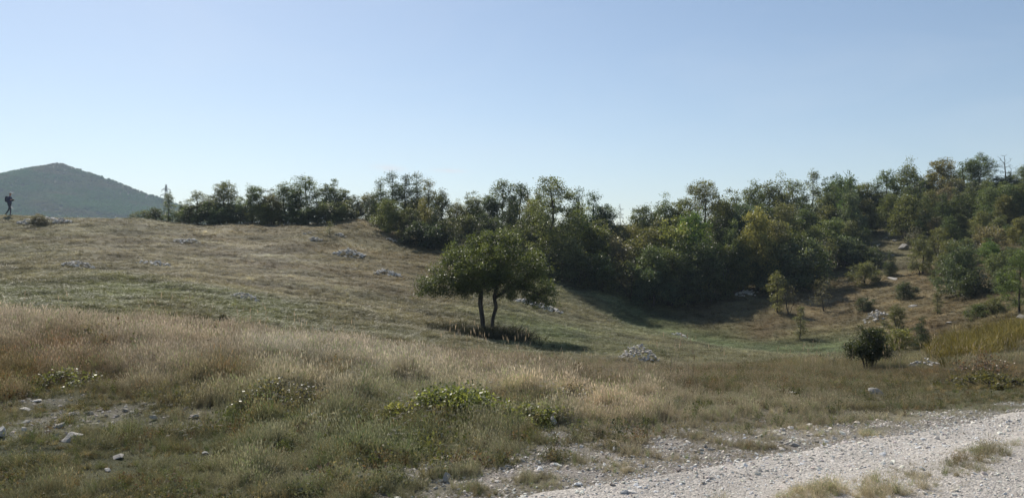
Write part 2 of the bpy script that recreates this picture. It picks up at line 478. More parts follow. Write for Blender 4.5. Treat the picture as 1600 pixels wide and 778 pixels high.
def road_mat():
    m, nt, nd, lk, b = new_mat("pale_gravel")
    t = N(nd, "ShaderNodeTexCoord")
    v = N(nd, "ShaderNodeTexVoronoi"); v.inputs["Scale"].default_value = 55
    n1 = N(nd, "ShaderNodeTexNoise"); n1.inputs["Scale"].default_value = 110; n1.inputs["Detail"].default_value = 4
    n2 = N(nd, "ShaderNodeTexNoise"); n2.inputs["Scale"].default_value = 1.1; n2.inputs["Detail"].default_value = 4
    for q in (v, n1, n2): lk.new(t.outputs["Object"], q.inputs[0])
    r = N(nd, "ShaderNodeValToRGB"); lk.new(n1.outputs[0], r.inputs[0])
    r.color_ramp.elements[0].position = .3; r.color_ramp.elements[0].color = (.34, .315, .285, 1)
    r.color_ramp.elements[1].position = .68; r.color_ramp.elements[1].color = (.62, .575, .52, 1)
    hs = N(nd, "ShaderNodeSeparateColor"); lk.new(v.outputs["Color"], hs.inputs[0])
    mr = N(nd, "ShaderNodeMapRange"); lk.new(hs.outputs[0], mr.inputs[0]); mr.inputs[3].default_value = .7; mr.inputs[4].default_value = 1.15
    mr2 = N(nd, "ShaderNodeMapRange"); lk.new(n2.outputs[0], mr2.inputs[0]); mr2.inputs[1].default_value = .3; mr2.inputs[2].default_value = .7; mr2.inputs[3].default_value = .8; mr2.inputs[4].default_value = 1.1
    c = mix_col(nd, lk, 'MULTIPLY', 1, r.outputs[0], mr.outputs[0])
    c = mix_col(nd, lk, 'MULTIPLY', 1, c, mr2.outputs[0])
    lk.new(c, b.inputs["Base Color"]); b.inputs["Roughness"].default_value = .95; b.inputs["Specular IOR Level"].default_value = .15
    bp = N(nd, "ShaderNodeBump"); bp.inputs["Strength"].default_value = .8; bp.inputs["Distance"].default_value = .012
    lk.new(math_n(nd, lk, 'SUBTRACT', n1.outputs[0], v.outputs["Distance"]), bp.inputs["Height"]); lk.new(bp.outputs[0], b.inputs["Normal"])
    return m


def plain(name, c, rough=.7, metal=0.0, var=0.25, scale=20):
    m, nt, nd, lk, b = new_mat(name)
    t = N(nd, "ShaderNodeTexCoord"); n1 = N(nd, "ShaderNodeTexNoise"); n1.inputs["Scale"].default_value = scale; n1.inputs["Detail"].default_value = 4
    lk.new(t.outputs["Object"], n1.inputs[0])
    mr = N(nd, "ShaderNodeMapRange"); lk.new(n1.outputs[0], mr.inputs[0]); mr.inputs[3].default_value = 1 - var; mr.inputs[4].default_value = 1 + var
    lk.new(mix_col(nd, lk, 'MULTIPLY', 1, c, mr.outputs[0]), b.inputs["Base Color"])
    b.inputs["Roughness"].default_value = rough; b.inputs["Metallic"].default_value = metal
    return m


# ---------------------------------------------------------------- ground sheet, road, far hill
def build_ground():
    th = np.concatenate([np.radians(np.linspace(-180, -46, 60, endpoint=False)), np.radians(np.linspace(-46, 46, 470, endpoint=False)), np.radians(np.linspace(46, 180, 60, endpoint=False))])
    rr = np.exp(np.concatenate([np.linspace(math.log(.4), math.log(4), 20, endpoint=False), np.linspace(math.log(4), math.log(110), 250, endpoint=False), np.linspace(math.log(110), math.log(4000), 40)]))
    T, R = np.meshgrid(th, rr)
    x = (np.sin(T) * R).ravel(); y = (np.cos(T) * R).ravel()
    z = H(x, y)
    nt, nr = len(th), len(rr)
    i = np.arange(nr - 1)[:, None] * nt; j = np.arange(nt)[None]
    j2 = (j + 1) % nt
    f = np.stack([i + j, i + j2, i + nt + j2, i + nt + j], -1).reshape(-1, 4)
    v = np.stack([x, y, z], -1)
    v = np.concatenate([v, [[0, 0, h1(0.01, 0.01)]]])
    me = mesh_np("ground", v, f[:, ::-1], 4, True)
    bm = bmesh.new(); bm.from_mesh(me); bm.verts.ensure_lookup_table()
    c = bm.verts[len(v) - 1]
    for k in range(nt): bm.faces.new((c, bm.verts[(k + 1) % nt], bm.verts[k]))
    bmesh.ops.recalc_face_normals(bm, faces=bm.faces)
    bm.to_mesh(me); bm.free()
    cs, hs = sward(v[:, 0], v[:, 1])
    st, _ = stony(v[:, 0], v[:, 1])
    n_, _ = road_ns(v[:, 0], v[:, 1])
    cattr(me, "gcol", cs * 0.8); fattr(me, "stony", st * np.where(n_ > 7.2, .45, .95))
    o = obj("ground", me, ground_mat())
    tag(o, "rolling dry meadow ground with a hollow and rising hillsides", kind="structure")


build_ground()


def build_road():
    s = np.arange(-40, 60, 0.14); k = np.linspace(0, 1, 40)
    S, K = np.meshgrid(s, k)
    e1 = 4.66 + 0.16 * fbm(S * 0.9, 0 * S + 3.1, 3); e0 = 1.15 + 0.15 * fbm(S * 0.9, 0 * S + 8.7, 3)
    n = e0 + (e1 - e0) * K
    x = S * RD[0] + n * RN[0]; y = S * RD[1] + n * RN[1]
    edge = np.minimum(K, 1 - K)
    z = H(x, y) + 0.014 * sstep(0.0, 0.03, edge) - 0.02 * (edge < 0.001)
    a = len(s); b = len(k)
    i = np.arange(b - 1)[:, None] * a; j = np.arange(a - 1)[None]
    f = np.stack([i + j, i + j + 1, i + a + j + 1, i + a + j], -1).reshape(-1, 4)
    me = mesh_np("gravel_road", np.stack([x.ravel(), y.ravel(), z.ravel()], -1), f, 4, True)
    tag(obj("gravel_road", me, road_mat()), "pale gravel track crossing the lower right corner", kind="structure")


build_road()


# ---------------------------------------------------------------- scattering helper (geometry nodes, stuff only)
def scatter(name, pos, rot, scl, idx, tint, protos, label, cat):
    pos = np.asarray(pos, np.float32)
    me = bpy.data.meshes.new(name)
    me.vertices.add(len(pos)); me.vertices.foreach_set("co", pos.ravel())
    for nm, d in (("rot", rot), ("scl", scl)):
        a = me.attributes.new(nm, 'FLOAT_VECTOR', 'POINT'); a.data.foreach_set("vector", np.asarray(d, np.float32).ravel())
    a = me.attributes.new("idx", 'INT', 'POINT'); a.data.foreach_set("value", np.asarray(idx, np.int32))
    cattr(me, "tint", tint)
    o = obj(name, me)
    pc = bpy.data.collections.new(name + "_kinds")
    for p in protos: pc.objects.link(p)
    ng = bpy.data.node_groups.new(name + "_scatter", 'GeometryNodeTree')
    ng.interface.new_socket("Geometry", in_out='INPUT', socket_type='NodeSocketGeometry')
    ng.interface.new_socket("Geometry", in_out='OUTPUT', socket_type='NodeSocketGeometry')
    nd, lk = ng.nodes, ng.links
    gi = nd.new("NodeGroupInput"); go = nd.new("NodeGroupOutput")
    ci = nd.new("GeometryNodeCollectionInfo"); ci.inputs[0].default_value = pc
    ci.inputs["Separate Children"].default_value = True; ci.inputs["Reset Children"].default_value = True
    ip = nd.new("GeometryNodeInstanceOnPoints"); ip.inputs["Pick Instance"].default_value = True

    def na(n, t):
        q = nd.new("GeometryNodeInputNamedAttribute"); q.data_type = t; q.inputs[0].default_value = n
        return q.outputs[0]
    lk.new(gi.outputs[0], ip.inputs["Points"]); lk.new(ci.outputs[0], ip.inputs["Instance"])
    lk.new(na("idx", 'INT'), ip.inputs["Instance Index"])
    e2r = nd.new("FunctionNodeEulerToRotation"); lk.new(na("rot", 'FLOAT_VECTOR'), e2r.inputs[0])
    lk.new(e2r.outputs[0], ip.inputs["Rotation"]); lk.new(na("scl", 'FLOAT_VECTOR'), ip.inputs["Scale"])
    lk.new(ip.outputs[0], go.inputs[0])
    md = o.modifiers.new("scatter", 'NODES'); md.node_group = ng
    tag(o, label, cat, kind="stuff")
    return o


def in_view(x, y, m=1.25):
    return (y > 0.5) & (np.abs(x) < 0.637 * m * y + 1.5)


# ---------------------------------------------------------------- far hill with its woods
M_HILL = plain("hill_soil", (.085, .085, .05), .95, 0, .4, .03)


def hill_profile(Yd, pts, width_front, width_back, name, label, seed, n_trees, tint):
    px = np.array([p[0] for p in pts], float); py = np.array([p[1] for p in pts], float)
    X = np.linspace((px[0] - 800) / F * Yd, (px[-1] - 800) / F * Yd, 130)
    top = EYE - (np.interp(X * F / Yd + 800, px, py) - HZ) / F * Yd - 2.5
    D = np.concatenate([-np.linspace(1, 0, 50) ** 1.0 * width_front, np.linspace(0.05, 1, 12) * width_back])

    def hh(x, d):
        t = np.interp(x, X, top)
        fr = np.where(d < 0, 1 + d / width_front, 1 - d / width_back)
        s = np.clip(fr, 0, 1)
        s = s ** 1.12
        return -10 + (t + 10) * s + 10 * fbm(x * .007 + seed, d * .005, 4) * np.clip(fr * 3, 0, 1) * np.clip((1 - fr) * 4, .15, 1)
    XX, DD = np.meshgrid(X, D)
    Z = hh(XX, DD)
    a = len(X); b = len(D)
    i = np.arange(b - 1)[:, None] * a; j = np.arange(a - 1)[None]
    f = np.stack([i + j, i + j + 1, i + a + j + 1, i + a + j], -1).reshape(-1, 4)
    me = mesh_np(name, np.stack([XX.ravel(), (DD + Yd).ravel(), Z.ravel()], -1), f, 4, True)
    o = obj(name, me, M_HILL); tag(o, label, kind="structure")
    x = rng.uniform(X[0], X[-1], n_trees); d = -rng.random(n_trees) ** 0.9 * width_front * 0.9 + 12
    z = hh(x, d)
    q = fbm(x * .012 + seed, (d + z * 2) * .012, 3); q2 = fbm(x * .03, z * .05 + seed, 3)
    t = np.clip(q * 2.4 + .1 + .5 * (z - 55) / 60, 0, 1)[:, None]
    tn = np.array(tint[0]) * (1 - t) + np.array(tint[1]) * t
    tn = tn * (1 + .35 * q2[:, None]) * rng.uniform(.9, 1.1, (n_trees, 1))
    sc = rng.uniform(.35, .62, n_trees) * (1 - .25 * t[:, 0])
    return np.stack([x, d + Yd, z - .3], -1), sc, tn


# ---------------------------------------------------------------- tree generator
def tubes(nodes, parents, radii, sides=5):
    pos = np.array(nodes); V = []; Fc = []
    ang = np.linspace(0, 2 * np.pi, sides, endpoint=False)
    for i, p in enumerate(parents):
        if p < 0: continue
        a, b = pos[p], pos[i]; d = b - a; L = np.linalg.norm(d)
        if L < 1e-5: continue
        d = d / L
        ref = np.array([1., 0, 0]) if abs(d[0]) < .8 else np.array([0, 1., 0])
        u = np.cross(d, ref); u /= np.linalg.norm(u); w = np.cross(d, u)
        ring = np.cos(ang)[:, None] * u + np.sin(ang)[:, None] * w
        k = len(V) * sides * 2
        ra = min(radii[p], radii[i] * 1.35); rb = radii[i]
        V.append(np.concatenate([a - d * ra * .2 + ring * ra, b + ring * rb]))
        for q in range(sides):
            q2 = (q + 1) % sides
            Fc.append((k + q, k + q2, k + sides + q2, k + sides + q))
    return np.concatenate(V), np.array(Fc)


def leaf_quads(c, size, r, up=0.35, out=None, ratio=0.55):
    n = len(c)
    a = r.normal(size=(n, 3))
    if out is not None: a = a + out * 0.8
    a /= np.linalg.norm(a, axis=1, keepdims=True) + 1e-9
    nn = r.normal(size=(n, 3)); nn[:, 2] = np.abs(nn[:, 2]) * (1 + up) + up
    b = np.cross(a, nn); b /= np.linalg.norm(b, axis=1, keepdims=True) + 1e-9
    s = size[:, None] if isinstance(size, np.ndarray) else size
    s = s * r.uniform(.65, 1.3, (n, 1))
    V = np.stack([c, c + a * s * .5 + b * s * ratio * .5, c + a * s, c + a * s * .5 - b * s * ratio * .5], 1).reshape(-1, 3)
    Fc = np.arange(n * 4).reshape(-1, 4)
    return V, Fc


def gen_tree(seed, stems, lobes, n_cl, per, leaf, cl_r, base_r, step=0.35, gap=0.16, twig=0.007, surf=0.45, flat=0.75, bare=False, sides=5, up=0.35, ratio=0.6, wob=0.12):
    r = np.random.default_rng(seed)
    nodes = []; par = []
    for st in stems:
        prev = -1
        pts = [np.array(p, float) for p in st]
        for k, p in enumerate(pts):
            if k == 0: nodes.append(p); par.append(-1); prev = len(nodes) - 1; continue
            m = max(1, int(np.linalg.norm(p - pts[k - 1]) / step))
            for q in range(1, m + 1):
                x = pts[k - 1] + (p - pts[k - 1]) * q / m
                if q < m: x = x + r.normal(size=3) * step * wob * 0.6
                nodes.append(x); par.append(prev); prev = len(nodes) - 1
    # clump centres in the lobes
    vol = np.array([l[1][0] * l[1][1] * l[1][2] for l in lobes]); vol = vol ** .8; vol /= vol.sum()
    cl = []
    tries = 0
    while len(cl) < n_cl and tries < n_cl * 12:
        tries += 1
        l = lobes[r.choice(len(lobes), p=vol)]
        d = r.normal(size=3); d /= np.linalg.norm(d)
        p = np.array(l[0]) + d * np.array(l[1]) * r.random() ** surf
        if cl and np.min(np.linalg.norm(np.array(cl) - p, axis=1)) < gap: continue
        cl.append(p)
    cl = np.array(cl)
    st0 = np.array(nodes)
    order = np.argsort(np.min(np.linalg.norm(cl[:, None] - st0[None], axis=2), axis=1))
    tips = []
    for k in order:
        c = cl[k]; ps = np.array(nodes)
        dv = c - ps; d = np.linalg.norm(dv, axis=1) + 1e-6
        cost = d * (1 + 0.9 * np.clip(-dv[:, 2] / d + 0.05, 0, 1)) + 0.25 * np.clip(0.25 * base_r * 20 - ps[:, 2], 0, 1)
        j = int(np.argmin(cost)); a = ps[j]
        m = max(1, int(d[j] / step)); prev = j
        for q in range(1, m + 1):
            t = q / m
            x = a + (c - a) * t
            if q < m: x = x + r.normal(size=3) * step * wob + np.array([0, 0, .12 * d[j] * math.sin(math.pi * t)])
            nodes.append(x); par.append(prev); prev = len(nodes) - 1
        tips.append(prev)
    w = np.zeros(len(nodes)); ch = np.zeros(len(nodes), int)
    for p in par:
        if p >= 0: ch[p] += 1
    for i in range(len(nodes) - 1, -1, -1):
        if ch[i] == 0: w[i] += 1.0
        if par[i] >= 0: w[par[i]] += w[i]
    wmax = max(w[i] for i in range(len(nodes)) if par[i] < 0)
    ex = math.log(wmax) / math.log(max(base_r / twig, 2))
    rad = twig * np.maximum(w, 1) ** (1 / ex)
    tv, tf = tubes(nodes, par, rad, sides)
    tm = mesh_np("trunk", tv, tf, 4, True); tm.materials.append(M_BARK)
    if bare: return tm, None
    cen = []; vv = []; outd = []
    mid = cl.mean(0)
    P_ = np.array(nodes)
    for k, t in enumerate(tips):
        c = P_[t]; m = int(per * r.uniform(.45, 1.5)); R = cl_r * r.uniform(.7, 1.3)
        g = r.normal(size=(m, 3)) * np.array([1, 1, flat]) * R * .6
        cen.append(c + g); bb = r.normal() * .24
        vv.append(np.clip(.5 + bb + r.normal(size=m) * .17, 0, 1))
        o = c - mid; o = o / (np.linalg.norm(o) + 1e-6)
        outd.append(np.repeat(o[None], m, 0) * .5 + g / (R + 1e-6) * .5)
    cen = np.concatenate(cen); vv = np.concatenate(vv); outd = np.concatenate(outd)
    lv, lf = leaf_quads(cen, leaf, r, up, outd, ratio)
    cm = mesh_np("crown", lv, lf, 4, False); fattr(cm, "v", np.repeat(vv, 4)); cm.materials.append(M_LEAF)
    return tm, cm


class Kind:
    pass


def finish(tm, cm):
    k = Kind(); k.trunk = tm; k.crown = cm
    me = cm if cm is not None else tm
    co = np.empty(len(me.vertices) * 3, np.float32); me.vertices.foreach_get("co", co); co = co.reshape(-1, 3)
    k.h = float(np.percentile(co[:, 2], 99.7)); k.w = float(np.percentile(co[:, 0], 98.5) - np.percentile(co[:, 0], 1.5))
    return k


def rnd_lobes(r, n, Ht, Wd, z0, rad, top_pow=1.0):
    L = []
    for i in range(n):
        a = i * 2.399 + r.uniform(-.5, .5); t = (i + .5) / n
        z = z0 + (Ht - z0 - rad * .7) * t
        # widest a third of the way up, narrowing to the top
        env = Wd * .5 * (math.sin(math.pi * min(1, .28 + .72 * t) ** top_pow) ** .7)
        d = max(0, env - rad * .5) * r.uniform(.45, 1.08)
        q = rad * r.uniform(.7, 1.25)
        L.append(((math.cos(a) * d, math.sin(a) * d, z), (q, q, q * r.uniform(.7, 1.1))))
    return L


KINDS = {}


def build_kinds():
    r = np.random.default_rng(5)
    for i in range(5):      # broad leafy oak scrub
        L = rnd_lobes(r, 20, 5.0, 4.2, 0.45, .78)
        L.append(((0, 0, 2.6), (1.2, 1.2, 1.3)))
        for k in range(4):      # leading shoots break the outline
            a = r.uniform(0, 6.283); q = r.uniform(.2, 1.1); L.append(((math.cos(a) * q, math.sin(a) * q, 5.0 - .35 * q + r.uniform(-.3, .45)), (.24, .24, .5)))
        s = [[(0, 0, -.3), (.05, 0, .8), (r.uniform(-.2, .2), r.uniform(-.2, .2), 2.2), (r.uniform(-.3, .3), 0, 3.6)]]
        if i % 2: s.append([(.12, .1, -.3), (.5, .3, 1.0), (.9, .4, 2.2)])
        KINDS["oak%d" % i] = finish(*gen_tree(100 + i, s, L, 190, 84, .12, .29, .11, gap=.3))
    for i in range(4):      # open crowns with sky between the branches
        L = rnd_lobes(r, 17, 5.0, 3.6, .6, .58)
        s = [[(0, 0, -.3), (.1, .05, 1.2), (r.uniform(-.25, .25), 0, 2.6), (r.uniform(-.4, .4), 0, 4.2)], [(.1, 0, -.3), (.4, -.1, 1.3), (.8, 0, 2.8)], [(-.1, 0, -.3), (-.45, .1, 1.2), (-.8, 0, 2.6)]]
        KINDS["airy%d" % i] = finish(*gen_tree(200 + i, s, L, 140, 66, .115, .27, .07, surf=.6, gap=.28))
    for i in range(4):      # dense dark pointed trees
        L = []
        for k in range(12):
            t = k / 11; env = 1.35 * (1 - t) ** .75 + .12
            a = r.uniform(0, 6.283); d = env * r.uniform(.2, .6); q = .30 + .5 * (1 - t)
            L.append(((math.cos(a) * d, math.sin(a) * d, .6 + 4.1 * t), (q, q, q * 1.15)))
        KINDS["dark%d" % i] = finish(*gen_tree(300 + i, [[(0, 0, -.3), (0, 0, 2), (r.uniform(-.1, .1), 0, 4.7)]], L, 170, 72, .09, .27, .10, up=.1, gap=.22))
    for i in range(3):      # tall trees with a long leafy crown
        L = rnd_lobes(r, 22, 8.0, 4.8, 1.2, .9, 1.1)
        KINDS["tall%d" % i] = finish(*gen_tree(400 + i, [[(0, 0, -.4), (.05, 0, 2.5), (r.uniform(-.3, .3), 0, 5), (0, 0, 7.3)]], L, 260, 76, .12, .32, .14, gap=.34))
    for i in range(2):      # slim saplings
        L = rnd_lobes(r, 11, 4.0, 1.3, .4, .34)
        KINDS["slim%d" % i] = finish(*gen_tree(500 + i, [[(0, 0, -.3), (.03, 0, 1.5), (-.03, 0, 3.8)]], L, 75, 46, .09, .22, .05))
    for i in range(5):      # low bushes leafy to the ground
        L = rnd_lobes(r, 8, 1.9, 2.1, .25, .45)
        s = [[(0, 0, -.2), (.1, 0, .5), (.1, .1, 1.1)], [(.08, 0, -.2), (.4, .1, .6)], [(-.08, 0, -.2), (-.4, -.1, .6)], [(0, .1, -.2), (0, .45, .6)]]
        KINDS["bush%d" % i] = finish(*gen_tree(600 + i, s, L, 95, 74, .075, .18, .04, step=.2, gap=.15, twig=.004))
    for i in range(2):      # thin twiggy, half bare shrubs
        L = rnd_lobes(r, 6, 2.2, 1.5, .7, .34)
        s = [[(0, 0, -.2), (.1, 0, .8), (.2, .1, 1.6)], [(.05, 0, -.2), (-.4, .1, 1.2)], [(0, 0, -.2), (.0, -.3, 1.0)]]
        KINDS["thin%d" % i] = finish(*gen_tree(700 + i, s, L, 60, 16, .07, .2, .035, step=.2, gap=.1, twig=.005))
    for i in range(2):      # bare trees
        L = rnd_lobes(r, 6, 4.5, 2.6, 1.8, .6)
        KINDS["bare%d" % i] = finish(*gen_tree(800 + i, [[(0, 0, -.3), (.05, 0, 1.6), (0, 0, 3.9)], [(.1, 0, -.3), (.5, 0, 2.6)]], L, 90, 0, .1, .3, .045, bare=True, twig=.008))


build_kinds()
_used = {}


def tree(name, kind, loc, height, width, tint, rz, label, cat, group):
    ks = [k for k in sorted(KINDS) if k.rstrip('0123456789') == kind] if kind not in KINDS else [kind]
    i = _used.get(kind, 0); _used[kind] = i + 1
    k = KINDS[ks[i % len(ks)]]
    t = empty(name, loc, rz)
    sx = width / k.w; sz = height / k.h
    sx = min(max(sx, sz * .5), sz * (1.45 if kind == 'bush' and height < 2 else 1.2))
    t.scale = (sx, sx, sz)
    t.rotation_euler = (random.uniform(-.03, .03), random.uniform(-.03, .03), rz)
    obj("trunk", k.trunk, None, t)
    if k.crown is not None:
        c = obj("crown", k.crown, None, t)
        c.color = (*tint, 1)
    tag(t, label, cat, group)
    return t


random.seed(3)
GREEN = (.100, .124, .060); OLIVE = (.130, .140, .068); YELLOW = (.178, .184, .076); DARK = (.062, .080, .046); BRIGHT = (.115, .160, .060); GREY = (.14, .135, .098); GOLD = (.165, .148, .070); BLUEG = (.084, .112, .068)
ORD = ["first", "second", "third", "fourth", "fifth", "sixth", "seventh", "eighth", "ninth", "tenth", "eleventh", "twelfth", "thirteenth", "fourteenth", "fifteenth", "sixteenth", "seventeenth", "eighteenth", "nineteenth", "twentieth", "twenty-first", "twenty-second", "twenty-third", "twenty-fourth", "twenty-fifth", "twenty-sixth", "twenty-seventh", "twenty-eighth", "twenty-ninth", "thirtieth"]
WORD = {"oak": "leafy round-crowned tree", "airy": "open-crowned tree", "dark": "dense pointed tree", "tall": "tall broad leafy tree", "slim": "slim upright young tree", "bush": "low leafy bush", "thin": "sparse twiggy shrub", "bare": "bare leafless tree"}
TONE = {GREEN: "green", OLIVE: "olive-green", YELLOW: "yellow-green", DARK: "dark green", BRIGHT: "bright green", GREY: "greyish", GOLD: "golden-green", BLUEG: "bluish green"}


def row(rowname, group, rows):
    rows = sorted(rows, key=lambda q: q[0])
    for i, (px, d, top, w, kind, tone) in enumerate(rows):
        x = (px - 800) / F * d
        z = h1(x, d)
        hgt = max(.6, EYE - (top - HZ) / F * d - z)
        wm = w / F * d * 1.2
        low = kind in ("bush", "thin")
        tn = np.array(tone) * random.uniform(.72, 1.28) * np.array([random.uniform(.88, 1.1), 1, random.uniform(.85, 1.1)])
        lab = "%s, %s from the left %s" % (WORD[kind] if kind == "bare" else TONE[tone] + " " + WORD[kind], ORD[i], rowname)
        tree("shrub" if low else "tree", kind, (x, d, z - .05), hgt + .05, wm, tuple(tn), random.uniform(0, 6.28), lab, "shrub" if low else "tree", group)


row("in the left crest row", "trees in a row on the left crest", [
    (222, 71, 328, 34, "bush", GREEN), (243, 70, 325, 30, "bush", BLUEG), (263, 66, 300, 30, "slim", GREEN), (286, 68, 316, 30, "oak", BLUEG), (308, 67, 299, 34, "airy", GREEN), (298, 66.5, 322, 34, "bush", GREEN), (338, 65.5, 322, 36, "bush", BLUEG), (410, 65, 318, 42, "bush", GREEN), (512, 65, 316, 46, "bush", GREEN), (536, 66, 314, 34, "bush", OLIVE), (326, 66, 314, 36, "bush", DARK),
    (350, 67, 285, 50, "oak", GREEN), (394, 66, 291, 58, "oak", GREEN), (424, 66, 297, 44, "oak", OLIVE), (446, 67, 280, 52, "oak", GREEN), (478, 67, 276, 54, "airy", GREEN), (513, 67, 281, 54, "oak", GREEN),
    (484, 64.5, 322, 50, "bush", DARK), (368, 66, 318, 44, "bush", DARK), (534, 68, 296, 34, "oak", GREEN), (556, 69, 305, 28, "airy", OLIVE), (576, 69, 303, 32, "bush", GREY), (455, 65.5, 325, 44, "bush", GREEN)])
row("in the dark clump above the meadow", "dark clump on the meadow brow", [
    (596, 68, 280, 40, "dark", GREEN), (614, 69, 270, 50, "dark", DARK), (632, 70, 274, 42, "dark", DARK), (652, 69, 271, 42, "dark", GREEN), (669, 67, 281, 38, "dark", OLIVE), (690, 65, 297, 40, "airy", GREEN),
    (606, 62.5, 312, 46, "oak", OLIVE), (640, 62, 318, 46, "oak", OLIVE), (664, 62, 312, 44, "dark", OLIVE), (682, 62, 325, 44, "dark", DARK), (655, 60, 345, 50, "bush", DARK), (676, 60, 350, 44, "bush", DARK), (699, 61, 342, 38, "bush", DARK), (584, 66, 312, 30, "bush", DARK)])
row("behind the lone round tree", "trees behind the lone round tree", [
    (713, 69, 313, 36, "oak", OLIVE), (738, 70, 301, 46, "oak", GREEN), (762, 72, 306, 44, "oak", GREEN), (785, 73, 282, 56, "airy", GREEN), (812, 73, 287, 48, "airy", GREEN), (797, 69, 312, 60, "dark", DARK), (833, 70, 312, 44, "oak", OLIVE), (730, 66, 335, 50, "bush", GREEN), (760, 66, 335, 50, "bush", DARK)])
row("along the middle of the wood", "trees in the middle wood", [
    (862, 60, 278, 88, "tall", GREEN), (832, 62, 322, 56, "oak", GREEN), (905, 68, 296, 56, "dark", BLUEG), (926, 68, 301, 54, "dark", BLUEG), (946, 67, 322, 46, "oak", DARK), (900, 62, 322, 72, "oak", BRIGHT), (932, 61, 345, 62, "oak", GREEN),
    (880, 58, 372, 60, "bush", GREEN), (905, 57.5, 395, 60, "bush", GREEN), (934, 58, 395, 56, "bush", GREEN), (958, 61, 368, 48, "bush", GREY), (978, 66, 350, 44, "bush", OLIVE), (964, 58.5, 402, 46, "thin", YELLOW), (984, 58, 405, 44, "thin", OLIVE), (968, 70, 318, 24, "bare", GREY), (850, 58, 395, 50, "bush", GREEN), (990, 62, 375, 50, "bush", OLIVE), (945, 57.5, 418, 44, "bush", OLIVE)])
row("right of the gap in the wood", "trees right of the gap in the wood", [
    (1006, 70, 322, 50, "oak", GREEN), (1040, 71, 308, 58, "oak", GREEN), (1064, 70, 312, 46, "oak", GREEN), (1100, 69, 284, 60, "tall", OLIVE), (1128, 71, 302, 36, "oak", GREEN), (1148, 69, 297, 46, "oak", GREEN), (1163, 67, 318, 44, "oak", BLUEG),
    (1022, 62, 342, 60, "oak", OLIVE), (1050, 61, 342, 68, "oak", YELLOW), (1082, 62, 332, 60, "oak", BRIGHT), (1116, 63, 335, 56, "dark", DARK), (1140, 62, 350, 54, "oak", GREEN)])
row("along the wood's shaded front edge", "front edge of the wood", [
    (1016, 58.5, 385, 66, "oak", GREEN), (1050, 58.5, 378, 76, "oak", GREEN), (1094, 59.5, 372, 62, "oak", GREEN), (1132, 60.5, 384, 54, "airy", GREEN), (1160, 61, 372, 50, "oak", GREEN), (1184, 61, 328, 50, "oak", YELLOW), (1212, 61.5, 345, 56, "oak", OLIVE), (1240, 62, 350, 66, "oak", GREEN), (1232, 60.5, 378, 70, "bush", BLUEG), (1262, 62, 372, 54, "bush", BLUEG), (1204, 60.5, 398, 48, "bush", BLUEG), (1282, 64, 372, 40, "thin", GREY), (1072, 58.5, 412, 60, "bush", BLUEG), (1020, 57.5, 420, 60, "bush", BLUEG), (1112, 59, 420, 46, "thin", OLIVE)])
row("on the right skyline", "skyline trees of the right hill", [
    (1178, 76, 284, 42, "airy", GREEN), (1208, 77, 276, 62, "oak", GREEN), (1240, 78, 282, 48, "airy", GREEN), (1270, 80, 267, 28, "slim", GREEN), (1300, 82, 277, 54, "oak", GREEN), (1330, 84, 290, 44, "oak", GREEN), (1354, 84, 286, 44, "oak", OLIVE), (1386, 84, 267, 46, "airy", GREEN), (1419, 84, 251, 56, "oak", OLIVE), (1474, 84, 249, 70, "oak", GOLD), (1508, 85, 250, 44, "airy", GREEN), (1531, 85, 240, 48, "tall", GREEN), (1556, 84, 276, 44, "oak", GREEN), (1580, 83, 268, 44, "oak", GREEN), (1604, 82, 254, 56, "oak", GREEN), (1572, 87, 242, 34, "bare", GREY), (1370, 84, 290, 40, "oak", BLUEG), (1445, 84, 275, 50, "oak", OLIVE), (1640, 82, 250, 60, "oak", GREEN)])
row("in the upper right hillside belt", "upper hillside trees", [
    (1192, 70, 322, 56, "oak", GREEN), (1222, 70, 318, 56, "oak", OLIVE), (1256, 72, 318, 56, "oak", GREEN), (1290, 74, 316, 54, "oak", OLIVE), (1322, 76, 314, 50, "oak", BRIGHT), (1390, 79, 304, 54, "oak", GREEN), (1416, 78, 300, 54, "oak", OLIVE), (1444, 78, 298, 56, "oak", GREEN), (1476, 77, 306, 56, "dark", DARK), (1506, 78, 304, 50, "oak", GREY), (1536, 77, 296, 54, "oak", GREEN), (1566, 77, 298, 54, "oak", BLUEG), (1596, 75, 300, 58, "oak", GREEN), (1352, 78, 312, 44, "oak", OLIVE), (1632, 75, 300, 60, "oak", GREEN)])
row("in the middle right hillside belt", "middle hillside trees", [
    (1276, 68, 345, 54, "oak", OLIVE), (1304, 69, 342, 52, "oak", GREEN), (1330, 70, 345, 46, "oak", OLIVE), (1318, 67, 368, 48, "bush", BLUEG), (1296, 66, 368, 44, "thin", OLIVE), (1436, 71, 338, 50, "oak", GREEN), (1466, 71, 336, 52, "oak", GREY), (1480, 67, 354, 40, "airy", OLIVE), (1428, 68, 352, 40, "thin", GREY), (1574, 63, 352, 52, "bush", GREEN), (1506, 66, 358, 40, "bush", GREEN), ])


_q = random.Random(17)
row("dotting the right hillside", "small trees dotting the right hillside", [
    (1296 + 13.2 * i + _q.uniform(-6, 6), d, t, w, k, c) for i, (d, t, w, k, c) in enumerate([
        (_d, 338 - (_d - 70) * 3.2 + _q.uniform(-8, 8) - 26, _q.uniform(26, 44), _q.choice(["oak", "oak", "airy", "dark", "bush"]), _q.choice([GREEN, OLIVE, BLUEG, GREY, BRIGHT])) for _d in [_q.uniform(68, 81) for _ in range(25)]]) if not 4 <= i <= 8])


def row_base(rowname, group, rows):
    row(rowname, group, [(px, float(at(px, base, 30)[1]), top, w, k, c) for (px, base, top, w, k, c) in rows])


